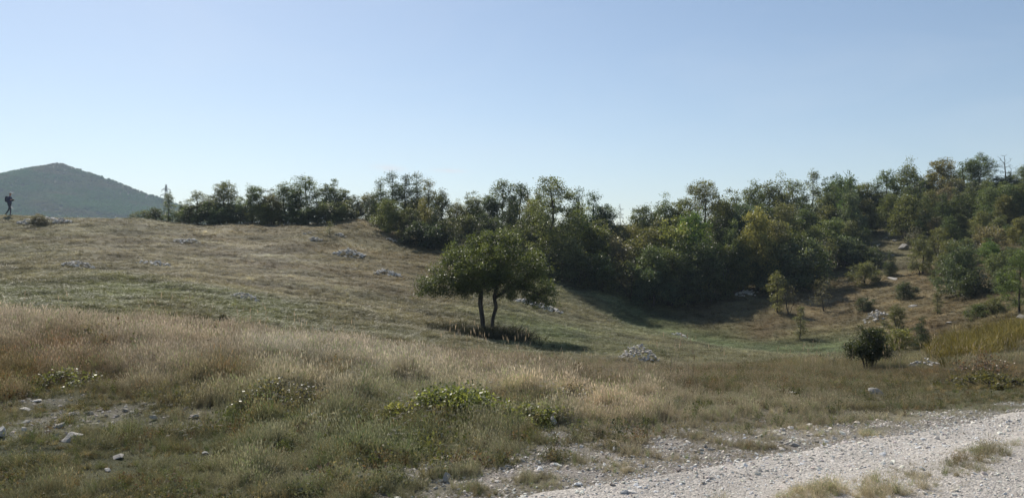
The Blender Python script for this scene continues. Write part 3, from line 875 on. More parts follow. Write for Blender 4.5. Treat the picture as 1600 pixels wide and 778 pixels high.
row_base("on the slope near the right edge", "trees on the slope near the right edge", [
    (1440, 398, 362, 44, "oak", OLIVE), (1466, 402, 356, 40, "airy", OLIVE), (1512, 412, 372, 36, "oak", GREEN), (1546, 414, 372, 44, "oak", BRIGHT), (1580, 418, 386, 40, "bush", GREEN), (1596, 382, 340, 40, "oak", OLIVE), (1562, 376, 336, 38, "oak", GREEN),
    (1532, 372, 330, 38, "oak", OLIVE), (1500, 366, 332, 38, "oak", OLIVE), (1470, 362, 322, 40, "oak", GREEN), (1486, 384, 338, 34, "airy", GREEN), (1546, 394, 352, 40, "bush", GREY), (1610, 405, 360, 46, "oak", GREEN), (1578, 346, 290, 46, "oak", BLUEG), (1548, 344, 288, 46, "oak", GREEN), (1516, 342, 284, 44, "dark", GREEN), (1604, 340, 276, 52, "oak", GREEN), (1455, 380, 340, 38, "thin", GREY)])


def spot(rows, group):
    for (px, base, top, w, kind, tone, lab, *nm) in rows:
        p = at(px, base, 15)
        hgt = max(.3, (base - top) / F * p[1]); wm = w / F * p[1] * 1.1
        low = kind in ("bush", "thin")
        name = "shrub" if low else "tree"
        tree(name, kind, (p[0], p[1], p[2] - .04), hgt + .04, wm, tuple(np.array(tone) * random.uniform(.9, 1.1)), random.uniform(0, 6.28), lab, name, group)


spot([
    (1352, 446, 410, 48, "bush", OLIVE, "round olive bush casting a shadow at the top of the open brown slope"),
    (1390, 431, 392, 36, "dark", DARK, "dark conical little tree above the round olive bush on the brown slope"),
    (1350, 418, 382, 46, "bush", DARK, "dark bush at the upper edge of the open brown slope"),
    (1440, 428, 373, 52, "airy", OLIVE, "small tree with spreading pale crown on a thin stem on the right slope"),
    (1415, 468, 440, 40, "bush", DARK, "flat-topped dark shrub in the middle of the open slope"),
    (1350, 486, 465, 26, "bush", DARK, "small dark cone-shaped bush just left of the white stone heap"),
    (1502, 464, 376, 56, "oak", BLUEG, "largest bluish green tree standing low on the right slope"),
    (1524, 462, 418, 56, "bush", DARK, "very dark spreading bush at the foot of the largest slope tree"),
    (1476, 442, 398, 46, "oak", GREEN, "green tree just left of the largest tree on the right slope"),
    (1486, 425, 375, 36, "bush", OLIVE, "olive bush behind the largest tree on the right slope"),
    (1565, 430, 392, 34, "bush", GREEN, "rounded green bush on the brown bank near the right edge"),
    (1568, 458, 418, 34, "bush", DARK, "dark bush below the rounded green bush near the right edge"),
    (1592, 490, 392, 46, "tall0", BRIGHT, "bright green tall leafy tree at the right edge of the picture"),
    (1465, 492, 456, 24, "slim", OLIVE, "short sapling with reddish top on the lower right slope"),
    (1215, 490, 424, 32, "slim0", YELLOW, "yellow-green narrow tree at the left end of the open slope"),
    (1232, 492, 445, 30, "thin", GREY, "grey twiggy shrub just right of the yellow-green narrow tree"),
    (1250, 530, 478, 26, "slim1", OLIVE, "small upright tree beside the green hollow with its shadow to the right"),
    (1288, 486, 432, 44, "thin", GREY, "nearly bare leaning shrub in the middle of the brown slope"),
    (1400, 520, 476, 32, "airy", OLIVE, "thin airy sapling rising behind the round green bush"),
    (1404, 550, 512, 50, "bush", YELLOW, "round yellow-green bush right of the black-green thornbush"),
    (1440, 546, 495, 38, "dark1", DARK, "dark upright bush beside the round yellow-green bush"),
    (1550, 494, 462, 38, "bush", OLIVE, "olive bush above the patch of yellow plants"),
    (1528, 500, 474, 30, "bush", GREEN, "small green bush left above the patch of yellow plants"),
    (1212, 532, 516, 30, "thin", GREY, "low dry brownish shrub at the rim of the green hollow"),
    (516, 369, 344, 24, "thin", OLIVE, "small pale shrub standing alone on the upper meadow"),
    (60, 352, 334, 26, "bush", GREY, "low grey bush behind the long stone heap near the walker"),
    (350, 506, 488, 60, "bush", GREY, "low dark grey bush at the edge of the pale dry grass"),
], "shrubs on the open slopes")

# ---------------------------------------------------------------- the lone round tree
mt_p = at(763, 526, 20)


def lone_tree():
    s = 33.0 / 33.0
    L = [((-1.6, 0, 2.05), (1.15, 1.1, .70)), ((-.7, .2, 2.95), (1.15, 1.3, .85)), ((.35, -.1, 3.3), (1.05, 1.2, .78)), ((1.25, 0, 2.55), (1.15, 1.2, .88)), ((2.0, .1, 1.6), (.82, .95, .66)), ((0, 0, 2.15), (1.35, 1.5, .75)), ((-1.0, -.5, 1.75), (.9, .7, .45)), ((1.2, -.5, 1.6), (.9, .7, .5)),
         ((-2.35, -.2, 1.78), (.62, .7, .40)), ((0, -1.2, 2.4), (1.3, .8, .75)), ((.2, 1.2, 2.5), (1.3, .8, .8)), ((-.35, .3, 3.7), (.55, .6, .38)), ((.75, 0, 3.75), (.5, .6, .3)), ((2.45, -.1, 1.3), (.45, .6, .42)), ((-1.5, .2, 2.85), (.55, .7, .4)), ((2.05, .2, 2.55), (.5, .5, .42))]
    st = [[(-.22, 0, -.25), (-.24, 0, .45), (-.33, 0, 1.1), (-.30, .05, 1.6), (-.75, .1, 2.3), (-1.1, .1, 2.8)],
          [(.06, .02, -.25), (.18, .02, .45), (.32, 0, .95), (.24, 0, 1.35), (.36, -.05, 1.85), (.55, 0, 2.6), (.5, 0, 3.2)],
          [(.27, 0, 1.30), (.62, -.05, 1.55), (1.15, 0, 1.95), (1.7, 0, 2.1)]]
    up = .27
    L = [((x, y, z + up), q) for (x, y, z), q in L]
    st = [[(x, y, z + up if z > .3 else z) for x, y, z in t] for t in st]
    tm, cm = gen_tree(42, st, L, 640, 116, .066, .21, .098, step=.28, gap=.13, twig=.005, sides=7, flat=.7, surf=.38, wob=.14)
    sc = mt_p[1] / 33.0
    t = empty("lone_tree", (mt_p[0], mt_p[1], mt_p[2])); t.scale = (sc, sc, sc)
    obj("trunk", tm, None, t); c = obj("crown", cm, None, t); c.color = (.094, .118, .05, 1)
    tag(t, "lone two-stemmed spreading tree with a broad low crown in the meadow", "tree")


lone_tree()

# thornbush at the front right
tb = at(1357, 582, 10)


def thornbush():
    L = [((-.12, 0, .62), (.36, .32, .2)), ((.1, 0, .78), (.3, .3, .2)), ((-.38, 0, .52), (.22, .2, .12)), ((.25, .05, .48), (.28, .25, .2)), ((-.1, 0, .9), (.16, .16, .1)), ((.05, 0, .3), (.13, .12, .16)), ((-.52, 0, .62), (.1, .08, .05)), ((.46, 0, .72), (.1, .1, .06)), ((-.2, 0, 1.02), (.06, .06, .08)), ((.32, 0, .92), (.07, .07, .07)), ((-.45, 0, .38), (.08, .08, .05)), ((-.2, -.2, .55), (.25, .2, .2)), ((.1, .2, .6), (.25, .2, .2)), ((.18, 0, .95), (.08, .1, .06)), ((-.3, 0, .8), (.1, .1, .06))]
    st = [[(0, 0, -.1), (-.05, 0, .3), (-.15, 0, .6)], [(.05, 0, -.1), (.12, 0, .35), (.15, 0, .7)], [(0, .04, -.1), (.0, .1, .4)], [(-.03, 0, -.1), (-.2, -.05, .45)], [(.08, 0, -.1), (.25, .05, .4)]]
    tm, cm = gen_tree(77, st, L, 260, 70, .032, .08, .022, step=.09, gap=.045, twig=.003, surf=.5)
    sc = (582 - 513) / F * tb[1] / 1.02
    t = empty("thornbush", (tb[0], tb[1], tb[2])); t.scale = (sc, sc, sc)
    obj("stem", tm, None, t); c = obj("foliage", cm, None, t); c.color = (.05, .062, .03, 1)
    tag(t, "dark green thornbush with narrow foot standing in dry grass at right", "shrub")


thornbush()


def leafy_plant(px, py, wpx, hpx, tone, seed, label, leaf=.05, n=120, per=30, name="bramble"):
    p = at(px, py, 4)
    Wd = wpx / F * p[1]; Ht = hpx / F * p[1]
    r = np.random.default_rng(seed)
    L = []
    for i in range(22):
        x = float(np.clip(r.normal() * .3, -.75, .75)) * Wd; yy = float(np.clip(r.normal() * .22, -.6, .6)) * Wd
        q = Ht * r.uniform(.16, .34); e = math.exp(-(x / (.36 * Wd)) ** 2 - (yy / (.4 * Wd)) ** 2)
        L.append(((x, yy, Ht * (.12 + .62 * e * r.uniform(.6, 1.1))), (q * 1.5, q * 1.3, q * .8)))
    st = [[(0, 0, -.06), (x * .5, y * .5, Ht * .12), (x * 1.2, y * 1.2, Ht * .4)] for x, y in ((0, 0), (-.3 * Wd, .1), (.3 * Wd, 0), (.1 * Wd, .2), (-.15 * Wd, -.15))]
    tm, cm = gen_tree(seed, st, L, int(n * 1.3), per, leaf * .8, Ht * .2, .01, step=.1, gap=.035, twig=.002, surf=.7, ratio=.75, up=.8)
    t = empty(name, (p[0], p[1], p[2]))
    obj("stem", tm, None, t); c = obj("foliage", cm, None, t); c.color = (*tone, 1)
    tag(t, label, "plant")


leafy_plant(708, 654, 150, 62, (.165, .19, .072), 31, "largest bright green leafy bramble in the roadside grass", n=170, per=17, leaf=.042)
leafy_plant(830, 655, 140, 34, (.165, .185, .072), 32, "low bright green creeper right of the largest bramble", n=110, per=13, leaf=.04)
leafy_plant(625, 660, 90, 32, (.21, .215, .09), 33, "low yellow-green plant left of the largest bramble", n=80, per=12, leaf=.04)
leafy_plant(505, 668, 120, 24, (.17, .18, .10), 34, "pale green flowering creeper in the left middle of the verge", n=80, per=18)
leafy_plant(440, 640, 110, 62, (.14, .13, .085), 35, "greyish dry leafy weed clump below the pale grass", n=100, per=12, leaf=.035, name="weed_clump")
leafy_plant(105, 605, 110, 34, (.13, .145, .06), 36, "green leafy weed clump above the bare stones at far left", n=60, per=10, leaf=.04, name="weed_clump")
leafy_plant(1540, 590, 90, 50, (.17, .11, .08), 37, "reddish brown dry shrub near the right edge behind the track", n=80, per=11, leaf=.036, name="weed_clump")
leafy_plant(1548, 606, 110, 30, (.11, .105, .045), 38, "olive green mound of plants near the right edge beside the track", n=110, per=18, leaf=.04, name="weed_clump")
leafy_plant(700, 722, 60, 20, (.10, .10, .05), 39, "small dry herb at the gravel edge", n=40, per=12, leaf=.03, name="weed_clump")
leafy_plant(890, 640, 80, 50, (.15, .13, .095), 41, "purplish grey dry herb clump right of the creeper", n=80, per=14, leaf=.03, name="weed_clump")
leafy_plant(745, 548, 90, 34, (.05, .05, .025), 43, "dark weeds heaped round the foot of the lone tree", n=130, per=26, leaf=.12, name="weed_clump") if False else None


# ---------------------------------------------------------------- grass
def tuft_mesh(seed, n, rad, lean, w, seg=3, heads=0.0, arch=0.5):
    """unit-height tuft of curved tapering blades"""
    r = np.random.default_rng(seed); V = []; Fc = []; vv = []
    for _ in range(n):
        a = r.uniform(0, 6.283); q = rad * math.sqrt(r.random())
        b0 = np.array([math.cos(a) * q, math.sin(a) * q, -.04])
        hgt = r.uniform(.45, 1.05)
        la = a + r.normal() * 1.0; ln = lean * r.uniform(.2, 1.4)
        d = np.array([math.cos(la), math.sin(la), 0]) * ln
        fa = r.uniform(0, 6.283); side = np.array([math.cos(fa), math.sin(fa), 0])
        k = len(V); ww = w * r.uniform(.6, 1.3); bv = np.clip(r.normal(.5, .22), 0, 1)
        for s in range(seg + 1):
            t = s / seg
            c = b0 + np.array([0, 0, hgt * (t - arch * ln * t * t * .6)]) + d * hgt * t ** 1.7
            wd = ww * (1 - t) ** .7 if s < seg else 0
            if s < seg: V.append(c - side * wd * .5); V.append(c + side * wd * .5); vv += [bv, bv]
            else: V.append(c); vv.append(bv)
        for s in range(seg - 1): Fc.append((k + 2 * s, k + 2 * s + 1, k + 2 * s + 3)); Fc.append((k + 2 * s, k + 2 * s + 3, k + 2 * s + 2))
        Fc.append((k + 2 * seg - 2, k + 2 * seg - 1, k + 2 * seg))
        if r.random() < heads:
            c = np.array(V[-1]); k = len(V); hv = min(1, bv + .3)
            up = np.array([d[0] * .6, d[1] * .6, .8]); up /= np.linalg.norm(up)
            for (o_, l_) in ((0, -.02), (.011, .05), (-.011, .05), (0, .13)):
                V.append(c + side * o_ + up * l_); vv.append(hv)
            Fc.append((k, k + 1, k + 2)); Fc.append((k + 1, k + 3, k + 2))
    me = mesh_np("grass_tuft", np.array(V), np.array(Fc), 3); fattr(me, "v", vv); me.materials.append(M_GRASS)
    return me


def protos(prefix, meshes):
    return [bpy.data.objects.new("%s_%02d" % (prefix, i), m) for i, m in enumerate(meshes)]


def log_polar(n, r0, r1, seed, m=1.2):
    r = np.random.default_rng(seed)
    th = r.uniform(-math.atan(.637 * m), math.atan(.637 * m), n); rr = np.exp(r.uniform(math.log(r0), math.log(r1), n))
    return np.sin(th) * rr, np.cos(th) * rr


def euler(n, tilt, r):
    return np.stack([r.normal(size=n) * tilt, r.normal(size=n) * tilt, r.uniform(0, 6.283, n)], -1)


NEAR_ROCKS = np.array([at(px, py)[:2] for px, py in ((114, 690), (2, 684), (240, 657), (186, 716), (168, 736), (90, 668), (112, 650), (40, 641), (60, 628), (306, 653), (330, 668), (38, 672), (865, 664), (699, 752), (686, 723), (320, 710), (1235, 616), (1370, 617))])


def build_grass():
    tall = [tuft_mesh(1000 + i, 34, .12, .32, .014, heads=.35) for i in range(4)]
    soft = [tuft_mesh(1010 + i, 44, .30, .75, .034, heads=.05, arch=.7) for i in range(4)]
    turf = [tuft_mesh(1020 + i, 40, .8, .7, .07, seg=2) for i in range(3)]
    r = np.random.default_rng(99)
    # near and middle distance: tall dry grass
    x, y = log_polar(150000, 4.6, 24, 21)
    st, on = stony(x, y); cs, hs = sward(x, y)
    n_, s_ = road_ns(x, y)
    dens = np.clip((hs - .03) / .10, .35, 1) * np.clip(1.12 - st * 1.25, 0.0, 1)
    gapn = fbm(x * 1.7 + 31, y * 1.7, 3)
    dens = dens * np.where(hs < .2, np.clip(.75 + 1.5 * gapn, .12, 1), 1)
    for c in NEAR_ROCKS:      # a little trodden gap in front of each rock
        dens = dens * (1 - .93 * np.exp(-(((x - c[0]) / .17) ** 2 + ((y - c[1] + .12) / .26) ** 2) ** 2))
    keep = (r.random(len(x)) < dens) & (n_ > 3.2)
    x, y, cs, hs, st = x[keep], y[keep], cs[keep], hs[keep], st[keep]
    N_ = len(x); z = H(x, y)
    dry = np.clip((cs.mean(1) - .10) / .08, 0, 1)
    pick = np.where(r.random(N_) < dry, r.integers(0, 4, N_), 4 + r.integers(0, 4, N_))
    n_, _s = road_ns(x, y)
    hh = hs * r.uniform(.55, 1.25, N_) * np.where(pick < 4, 1.0, .9) * (1 - .72 * np.clip(st * 1.6, 0, 1)) * np.where(n_ < 4.4, 1.1, 1.0) * (1 - .35 * np.clip(1 - (n_ - verge_n(_s)) / .8, 0, 1))
    hh = hh * np.where(np.sqrt(x * x + y * y) < 10.5, np.clip(1 + 1.5 * fbm(x * 2.1 + 60, y * 2.1, 3), .45, 2.0), 1)
    wide = hh * np.where(pick < 4, r.uniform(.8, 1.2, N_), r.uniform(.8, 1.3, N_)) + .03
    tn = cs * r.uniform(.7, 1.35, (N_, 1)) * np.array([1.08, 1.06, 1.02])
    mixn = r.random(N_) + .5 * fbm(x * 2.2, y * 2.2 + 50, 2)
    dead = ((mixn > .72) & (cs.mean(1) < .14))[:, None]
    tn = np.where(dead, tn * np.array([1.9, 1.6, 1.45]), tn)
    rust = ((mixn < .12) & (cs.mean(1) < .2))[:, None]
    tn = np.where(rust, tn * np.array([1.15, .92, .75]), tn)
    gr = (r.random(N_) < .14)[:, None]                      # fresh green among the dry stems
    tn = np.where(gr, tn * np.array([.62, .82, .55]), tn)
    scatter("meadow_grass", np.stack([x, y, z], -1), euler(N_, .12, r), np.stack([wide, wide, hh], -1), pick, tn, protos("tuft_kind", tall + soft), "dry and green grass covering the roadside bank", "grass")
    # beyond: meadow sward
    x, y = log_polar(90000, 18, 95, 22)
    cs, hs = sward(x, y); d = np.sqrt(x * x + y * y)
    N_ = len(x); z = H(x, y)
    hh = hs * r.uniform(.5, 1.2, N_)
    pick = np.where(hs > .1, r.integers(0, 4, N_), 4 + r.integers(0, 3, N_))
    wide = (.10 + d * .0045) * r.uniform(.7, 1.4, N_)
    tn = cs * r.uniform(.72, 1.3, (N_, 1))
    scatter("pasture_grass", np.stack([x, y, z - .01], -1), euler(N_, .1, r), np.stack([wide, wide, hh], -1), pick, tn, protos("sward_kind", soft + turf), "short grass covering the meadow slopes and hollow", "grass")
    # tussocks standing proud of the pasture
    x, y = log_polar(5200, 22, 75, 24)
    cl = fbm(x * .18, y * .3, 3); kp = cl + r.normal(size=len(x)) * .25 > .08; x, y = x[kp], y[kp]
    cs, hs = sward(x, y); N_ = len(x)
    hh = (hs * 1.4 + .04) * r.uniform(.6, 1.5, N_); wide = hh * r.uniform(.9, 1.8, N_)
    tn = cs * np.where(r.random((N_, 1)) < .5, 1.45, .6) * r.uniform(.8, 1.2, (N_, 1))
    scatter("tussocks", np.stack([x, y, H(x, y)], -1), euler(N_, .1, r), np.stack([wide, wide, hh], -1), r.integers(0, 4, N_), tn, protos("tussock_kind", soft), "scattered grass tussocks on the meadow slopes", "grass")
    # low broad-leaved weeds and dead stems between the near grasses
    herbs = []
    for i in range(4):
        q = np.random.default_rng(1060 + i); m = 46
        d = q.normal(size=(m, 3)) * np.array([.34, .34, .22]) + np.array([0, 0, .45]); d[:, 2] = np.abs(d[:, 2])
        lv, lf = leaf_quads(d, np.full(m, .17), q, .6, None, .5)
        herbs.append((lv, lf, np.repeat(np.clip(q.normal(.5, .25, m), 0, 1), 4)))
        st = []
        for k in range(14):
            a = q.uniform(0, 6.283); b0 = np.array([math.cos(a) * .12, math.sin(a) * .12, -.05]); b1 = np.array([math.cos(a) * q.uniform(.1, .5), math.sin(a) * q.uniform(.1, .5), q.uniform(.4, 1.1)])
            sd = np.array([-math.sin(a), math.cos(a), 0]) * .012
            st.append(np.stack([b0 - sd, b0 + sd, b1 + sd * .4, b1 - sd * .4]))
        sv = np.concatenate(st); sf = np.arange(len(sv)).reshape(-1, 4) + len(lv)
        hm = mesh_np("herb", np.concatenate([lv, sv]), np.concatenate([lf, sf]), 4); fattr(hm, "v", np.concatenate([herbs[-1][2], np.full(len(sv), .35)])); hm.materials.append(M_HERB)
        herbs[-1] = hm
    x, y = log_polar(9000, 5.0, 17, 25)
    st, on = stony(x, y); cs, hs = sward(x, y); cl = fbm(x * .9 + 4, y * .9, 3); n_, _s = road_ns(x, y)
    kp = (cl + r.normal(size=len(x)) * .18 > .05) & (st < .45) & (n_ > 5.2) & (r.random(len(x)) < np.where(cs.mean(1) > .2, .25, .9)); x, y, cs, hs, cl = x[kp], y[kp], cs[kp], hs[kp], cl[kp]
    N_ = len(x); hh = (hs * .8 + .03) * r.uniform(.5, 1.3, N_)
    pal = np.array([(.075, .09, .04), (.11, .12, .055), (.17, .15, .10), (.12, .085, .06), (.10, .11, .08)])
    tn = pal[(r.integers(0, 5, N_) + (fbm(x * .7, y * .7 + 21, 2) * 4).astype(int)) % 5] * r.uniform(.7, 1.3, (N_, 1))
    scatter("weeds", np.stack([x, y, H(x, y)], -1), euler(N_, .18, r), np.stack([hh * 1.1, hh * 1.1, hh], -1), r.integers(0, 4, N_), tn, protos("herb_kind", herbs), "low leafy and withered weeds among the bank grass", "weeds")
    # tall dry stalks standing above the crest of the bank
    stalk = []
    for i in range(3):
        stalk.append(tuft_mesh(1040 + i, 5, .06, .22, .010, heads=1.0))
    pts = []
    for (px, py, m, sp) in ((1290, 580, 18, 40), (1450, 575, 20, 50), (1530, 572, 22, 60), (760, 575, 14, 80), (420, 545, 16, 60), (1000, 600, 14, 120), (560, 560, 20, 150), (200, 520, 14, 150)):
        for _ in range(m):
            pts.append(at(px + r.normal() * sp, py + r.uniform(-4, 14), 5, 40))
    pts = np.array(pts); N_ = len(pts)
    hh = r.uniform(.4, .8, N_)
    scatter("dry_stalks", pts, euler(N_, .12, r), np.stack([hh * .9, hh * .9, hh], -1), r.integers(0, 3, N_), np.array([.33, .27, .18]) * r.uniform(.6, 1.2, (N_, 1)), protos("stalk_kind", stalk), "tall bleached grass stalks rising from the bank", "grass")
    # yellow plants near the right edge
    pts = []
    for _ in range(420):
        t = r.random(); px = 1470 + 140 * t + r.normal() * 8; py = 552 - 34 * t + r.normal() * 7
        pts.append(at(px, py, 16, 60))
    pts = np.array(pts); N_ = len(pts); hh = r.uniform(.35, .75, N_)
    scatter("yellow_plants", pts, euler(N_, .12, r), np.stack([hh, hh, hh], -1), r.integers(0, 4, N_), np.array([.25, .21, .06]) * r.uniform(.45, 1.2, (N_, 1)), protos("yellow_kind", soft), "patch of yellow-green plants near the right edge", "plants")
    # dark weeds round the foot of the lone tree
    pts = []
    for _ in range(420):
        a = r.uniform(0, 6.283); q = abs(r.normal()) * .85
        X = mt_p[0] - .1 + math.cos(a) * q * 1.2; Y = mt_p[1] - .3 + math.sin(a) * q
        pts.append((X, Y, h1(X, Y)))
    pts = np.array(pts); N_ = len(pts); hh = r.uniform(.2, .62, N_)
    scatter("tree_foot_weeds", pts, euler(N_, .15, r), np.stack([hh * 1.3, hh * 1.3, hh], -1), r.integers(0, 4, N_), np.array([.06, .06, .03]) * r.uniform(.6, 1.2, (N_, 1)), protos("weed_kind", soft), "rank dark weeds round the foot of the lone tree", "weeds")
    # flowering herbs: pale umbels on stalks
    V = []; Fc = []; vv = []
    rr = np.random.default_rng(61)
    for k in range(9):
        a = rr.uniform(0, 6.283); q = .4 * math.sqrt(rr.random()); c = np.array([math.cos(a) * q, math.sin(a) * q, rr.uniform(.6, 1.0)])
        for j in range(9):
            p = c + np.append(rr.normal(size=2) * .028, rr.normal() * .008); s = .013; i0 = len(V)
            V += [p + np.array([s, 0, 0]), p + np.array([0, s, .003]), p - np.array([s, 0, 0]), p - np.array([0, s, .003])]; vv += [.9] * 4; Fc.append((i0, i0 + 1, i0 + 2, i0 + 3))
        i0 = len(V); b = np.array([c[0] * .6, c[1] * .6, 0])
        V += [b - [.004, 0, 0], b + [.004, 0, 0], c + [.002, 0, 0], c - [.002, 0, 0]]; vv += [.1] * 4; Fc.append((i0, i0 + 1, i0 + 2, i0 + 3))
    um = mesh_np("umbel", np.array(V), np.array(Fc), 4); fattr(um, "v", vv); um.materials.append(M_HERB)
    pts = []
    for (px, py, m, sx, sy) in ((520, 580, 26, 60, 14), (700, 640, 26, 70, 25), (500, 665, 10, 60, 12), (840, 620, 14, 70, 15), (620, 700, 16, 160, 20), (250, 640, 14, 150, 40)):
        for _ in range(m): pts.append(at(px + r.normal() * sx, py + r.normal() * sy, 4.5, 30))
    pts = np.array(pts); N_ = len(pts); hh = r.uniform(.18, .42, N_)
    scatter("wild_flowers", pts, euler(N_, .15, r), np.stack([hh, hh, hh], -1), np.zeros(N_, int), np.array([.24, .225, .19]) * r.uniform(.4, 1.1, (N_, 1)), protos("umbel_kind", [um]), "pale flower heads of dry herbs among the bank grass", "flowers")


build_grass()


# ---------------------------------------------------------------- stones
def stone_mesh(seed, sub=1, rough=.28, flat=.65, cuts=6):
    r = np.random.default_rng(seed)
    bm = bmesh.new(); bmesh.ops.create_icosphere(bm, subdivisions=sub, radius=1)
    pl = [(lambda d: d / np.linalg.norm(d))(r.normal(size=3)) for _ in range(cuts)]
    ds = r.uniform(.45, .85, cuts) if sub < 3 else r.uniform(.34, .66, cuts)
    sc = np.array([r.uniform(.8, 1.25), r.uniform(.7, 1.1), flat * r.uniform(.8, 1.2)])
    o = r.uniform(0, 50, 3)
    for v in bm.verts:
        p = np.array(v.co)
        p = p * (1 + r.normal() * rough * (.35 if sub < 3 else .12))
        for d, q in zip(pl, ds):
            t = p @ d
            if t > q: p = p - d * (t - q) * .94
        if sub > 2:
            p = p * (1 + .12 * float(fbm(p[0] * 2 + o[0] + p[2], p[1] * 2 + o[1] - p[2], 3)) + .07 * float(noise2(p[0] * 9 + o[2], p[1] * 9 + p[2] * 7)))
        v.co = p * sc
    me = bpy.data.meshes.new("stone"); bm.to_mesh(me); bm.free()
    return me


def build_gravel():
    r = np.random.default_rng(123)
    ms = [stone_mesh(2000 + i, 1, .3, .5) for i in range(6)]
    for m in ms: m.materials.append(M_GRAVEL)
    n_all = 330000
    s = r.uniform(-6, 24, n_all); n = r.uniform(1.2, 7.0, n_all)
    # nearer ground gets the denser share
    x = s * RD[0] + n * RN[0]; y = s * RD[1] + n * RN[1]
    ok = in_view(x, y, 1.2) & (y > 3.4); x, y, s, n = x[ok], y[ok], s[ok], n[ok]
    st, on = stony(x, y)
    big = fbm(x * 1.6, y * 1.6, 2)
    keep = r.random(len(x)) < np.clip(st * .85 + .1 * big, .0, 1) * np.where(y > 10, .5, 1) * (st > .15)
    x, y, st, n = x[keep], y[keep], st[keep], n[keep]
    N_ = len(x)
    size = np.clip(np.exp(r.normal(math.log(.0072), .5, N_)), .003, .034)
    size = np.where(n > 4.6, size * 1.12, size)
    z = H(x, y) + .012 * (n < 4.6) + size * .15
    pc = STONE_PATCH[0]; ii = r.integers(0, 4, 2600); r.random(8)
    xp = pc[ii, 0] + r.normal(size=2600) * .75; yp = pc[ii, 1] + r.normal(size=2600) * .5
    sp, _ = stony(xp, yp); kp = r.random(2600) < np.clip(sp * .75 + .03, 0, 1); xp, yp = xp[kp], yp[kp]
    zp = np.clip(np.exp(r.normal(math.log(.017), .55, len(xp))), .007, .055)
    x = np.concatenate([x, xp]); y = np.concatenate([y, yp]); n = np.concatenate([n, np.full(len(xp), 9.0)]); size = np.concatenate([size, zp]); z = np.concatenate([z, H(xp, yp) - zp * .05]); N_ = len(x)
    tn = np.array([.82, .75, .665]) * np.exp(r.normal(0, .2, (N_, 1))) * (1 + r.normal(0, .025, (N_, 3)))
    vg = (n > 4.7)[:, None]
    tn = np.where(vg, tn * np.array([.88, .88, .87]), tn)
    tn = np.where((n > 8)[:, None], tn * .55, tn)
    tn = np.clip(tn, .08, .85)
    scatter("gravel", np.stack([x, y, z], -1), r.uniform(0, 6.283, (N_, 3)) * np.array([.12, .12, 1]), np.repeat(size[:, None], 3, 1) * r.uniform(.75, 1.3, (N_, 3)), r.integers(0, 6, N_), tn, protos("gravel_kind", ms), "loose pale limestone gravel on the track and its verge", "gravel")
    return N_


NG = build_gravel()

ROCKS = [stone_mesh(3000 + i, 3, .22, .62, 11) for i in range(7)]
for m in ROCKS: m.materials.append(M_ROCK)
rock_i = 0


def rock(px, py, wpx, label, flat=1.0, tilt=None, group="loose limestone rocks", near=4.0):
    global rock_i
    p = at(px, py, near)
    w = wpx / F * p[1] * .5
    me = ROCKS[rock_i % len(ROCKS)]; rock_i += 1
    o = obj("rock", me)
    o.location = (p[0], p[1], p[2] + w * (.45 if near < 10 else .2) * flat)
    o.scale = (w, w * random.uniform(.7, 1), w * flat)
    o.rotation_euler = tilt if tilt else (random.uniform(-.25, .25), random.uniform(-.25, .25), random.uniform(0, 6.28))
    tag(o, label, "rock", group)


for a in (
    (114, 690, 34, "white rock lying among bare stones in the left foreground", 1.0),
    (2, 684, 36, "grey block with a pale top at the left edge of the picture", 1.1),
    (240, 657, 16, "small pale rock right of the bare stones at left", 1.0),
    (186, 716, 26, "flat pale rock below the white rock in the left foreground", .6),
    (168, 736, 18, "small pale rock in grass near the lower left", .7),
    (90, 668, 24, "dark flat slab above the white rock at left", .6),
    (112, 650, 22, "narrow grey slab among the bare stones at left", .5),
    (40, 641, 22, "flat grey stone among bare soil at far left", .5),
    (60, 628, 18, "small grey stone at the top of the bare soil at far left", .6),
    (306, 653, 20, "grey stone on bare soil right of the leafy weeds at left", .6),
    (330, 668, 16, "small grey stone low on the bare soil left of centre", .6),
    (38, 672, 14, "small pale stone right of the grey block at the left edge", .8),
    (100, 776, 22, "flat white stone at the bottom left edge of the picture", .6),
    (865, 664, 16, "upright white rock in the grass above the gravel verge", 1.5),
    (699, 752, 20, "pointed white rock standing on the gravel verge at bottom centre", 1.7),
    (686, 723, 16, "flat pale stone at the edge of grass left of the pointed rock", .5),
    (598, 735, 12, "small pale stone on the gravel verge left of the pointed rock", .8),
    (320, 710, 14, "small white stone in grass left of centre near the verge", .8) ,
    (478, 706, 13, "small pale stone in green grass at the verge", .8),
    (1235, 616, 24, "flat white rock in dry grass right of centre", .6),
    (1370, 617, 30, "broad flat pale rock in grass below the thornbush", .6),
    (1325, 627, 14, "small flat pale rock left below the thornbush", .5),
    (1464, 624, 18, "small white rock in grass near the track at right", .5),
    (1142, 621, 9, "tiny white stone in grass left of the flat white rock", .8),
    (1355, 690, 14, "pale stone at the gravel edge on the right", .8),
    (1241, 697, 18, "largest loose stone at the middle of the gravel edge", .8),
    (1077, 673, 10, "small white stone at the grass and gravel border", .9),
    (640, 640, 9, "tiny pale stone beside the yellow-green plant", .9),
): rock(*a)
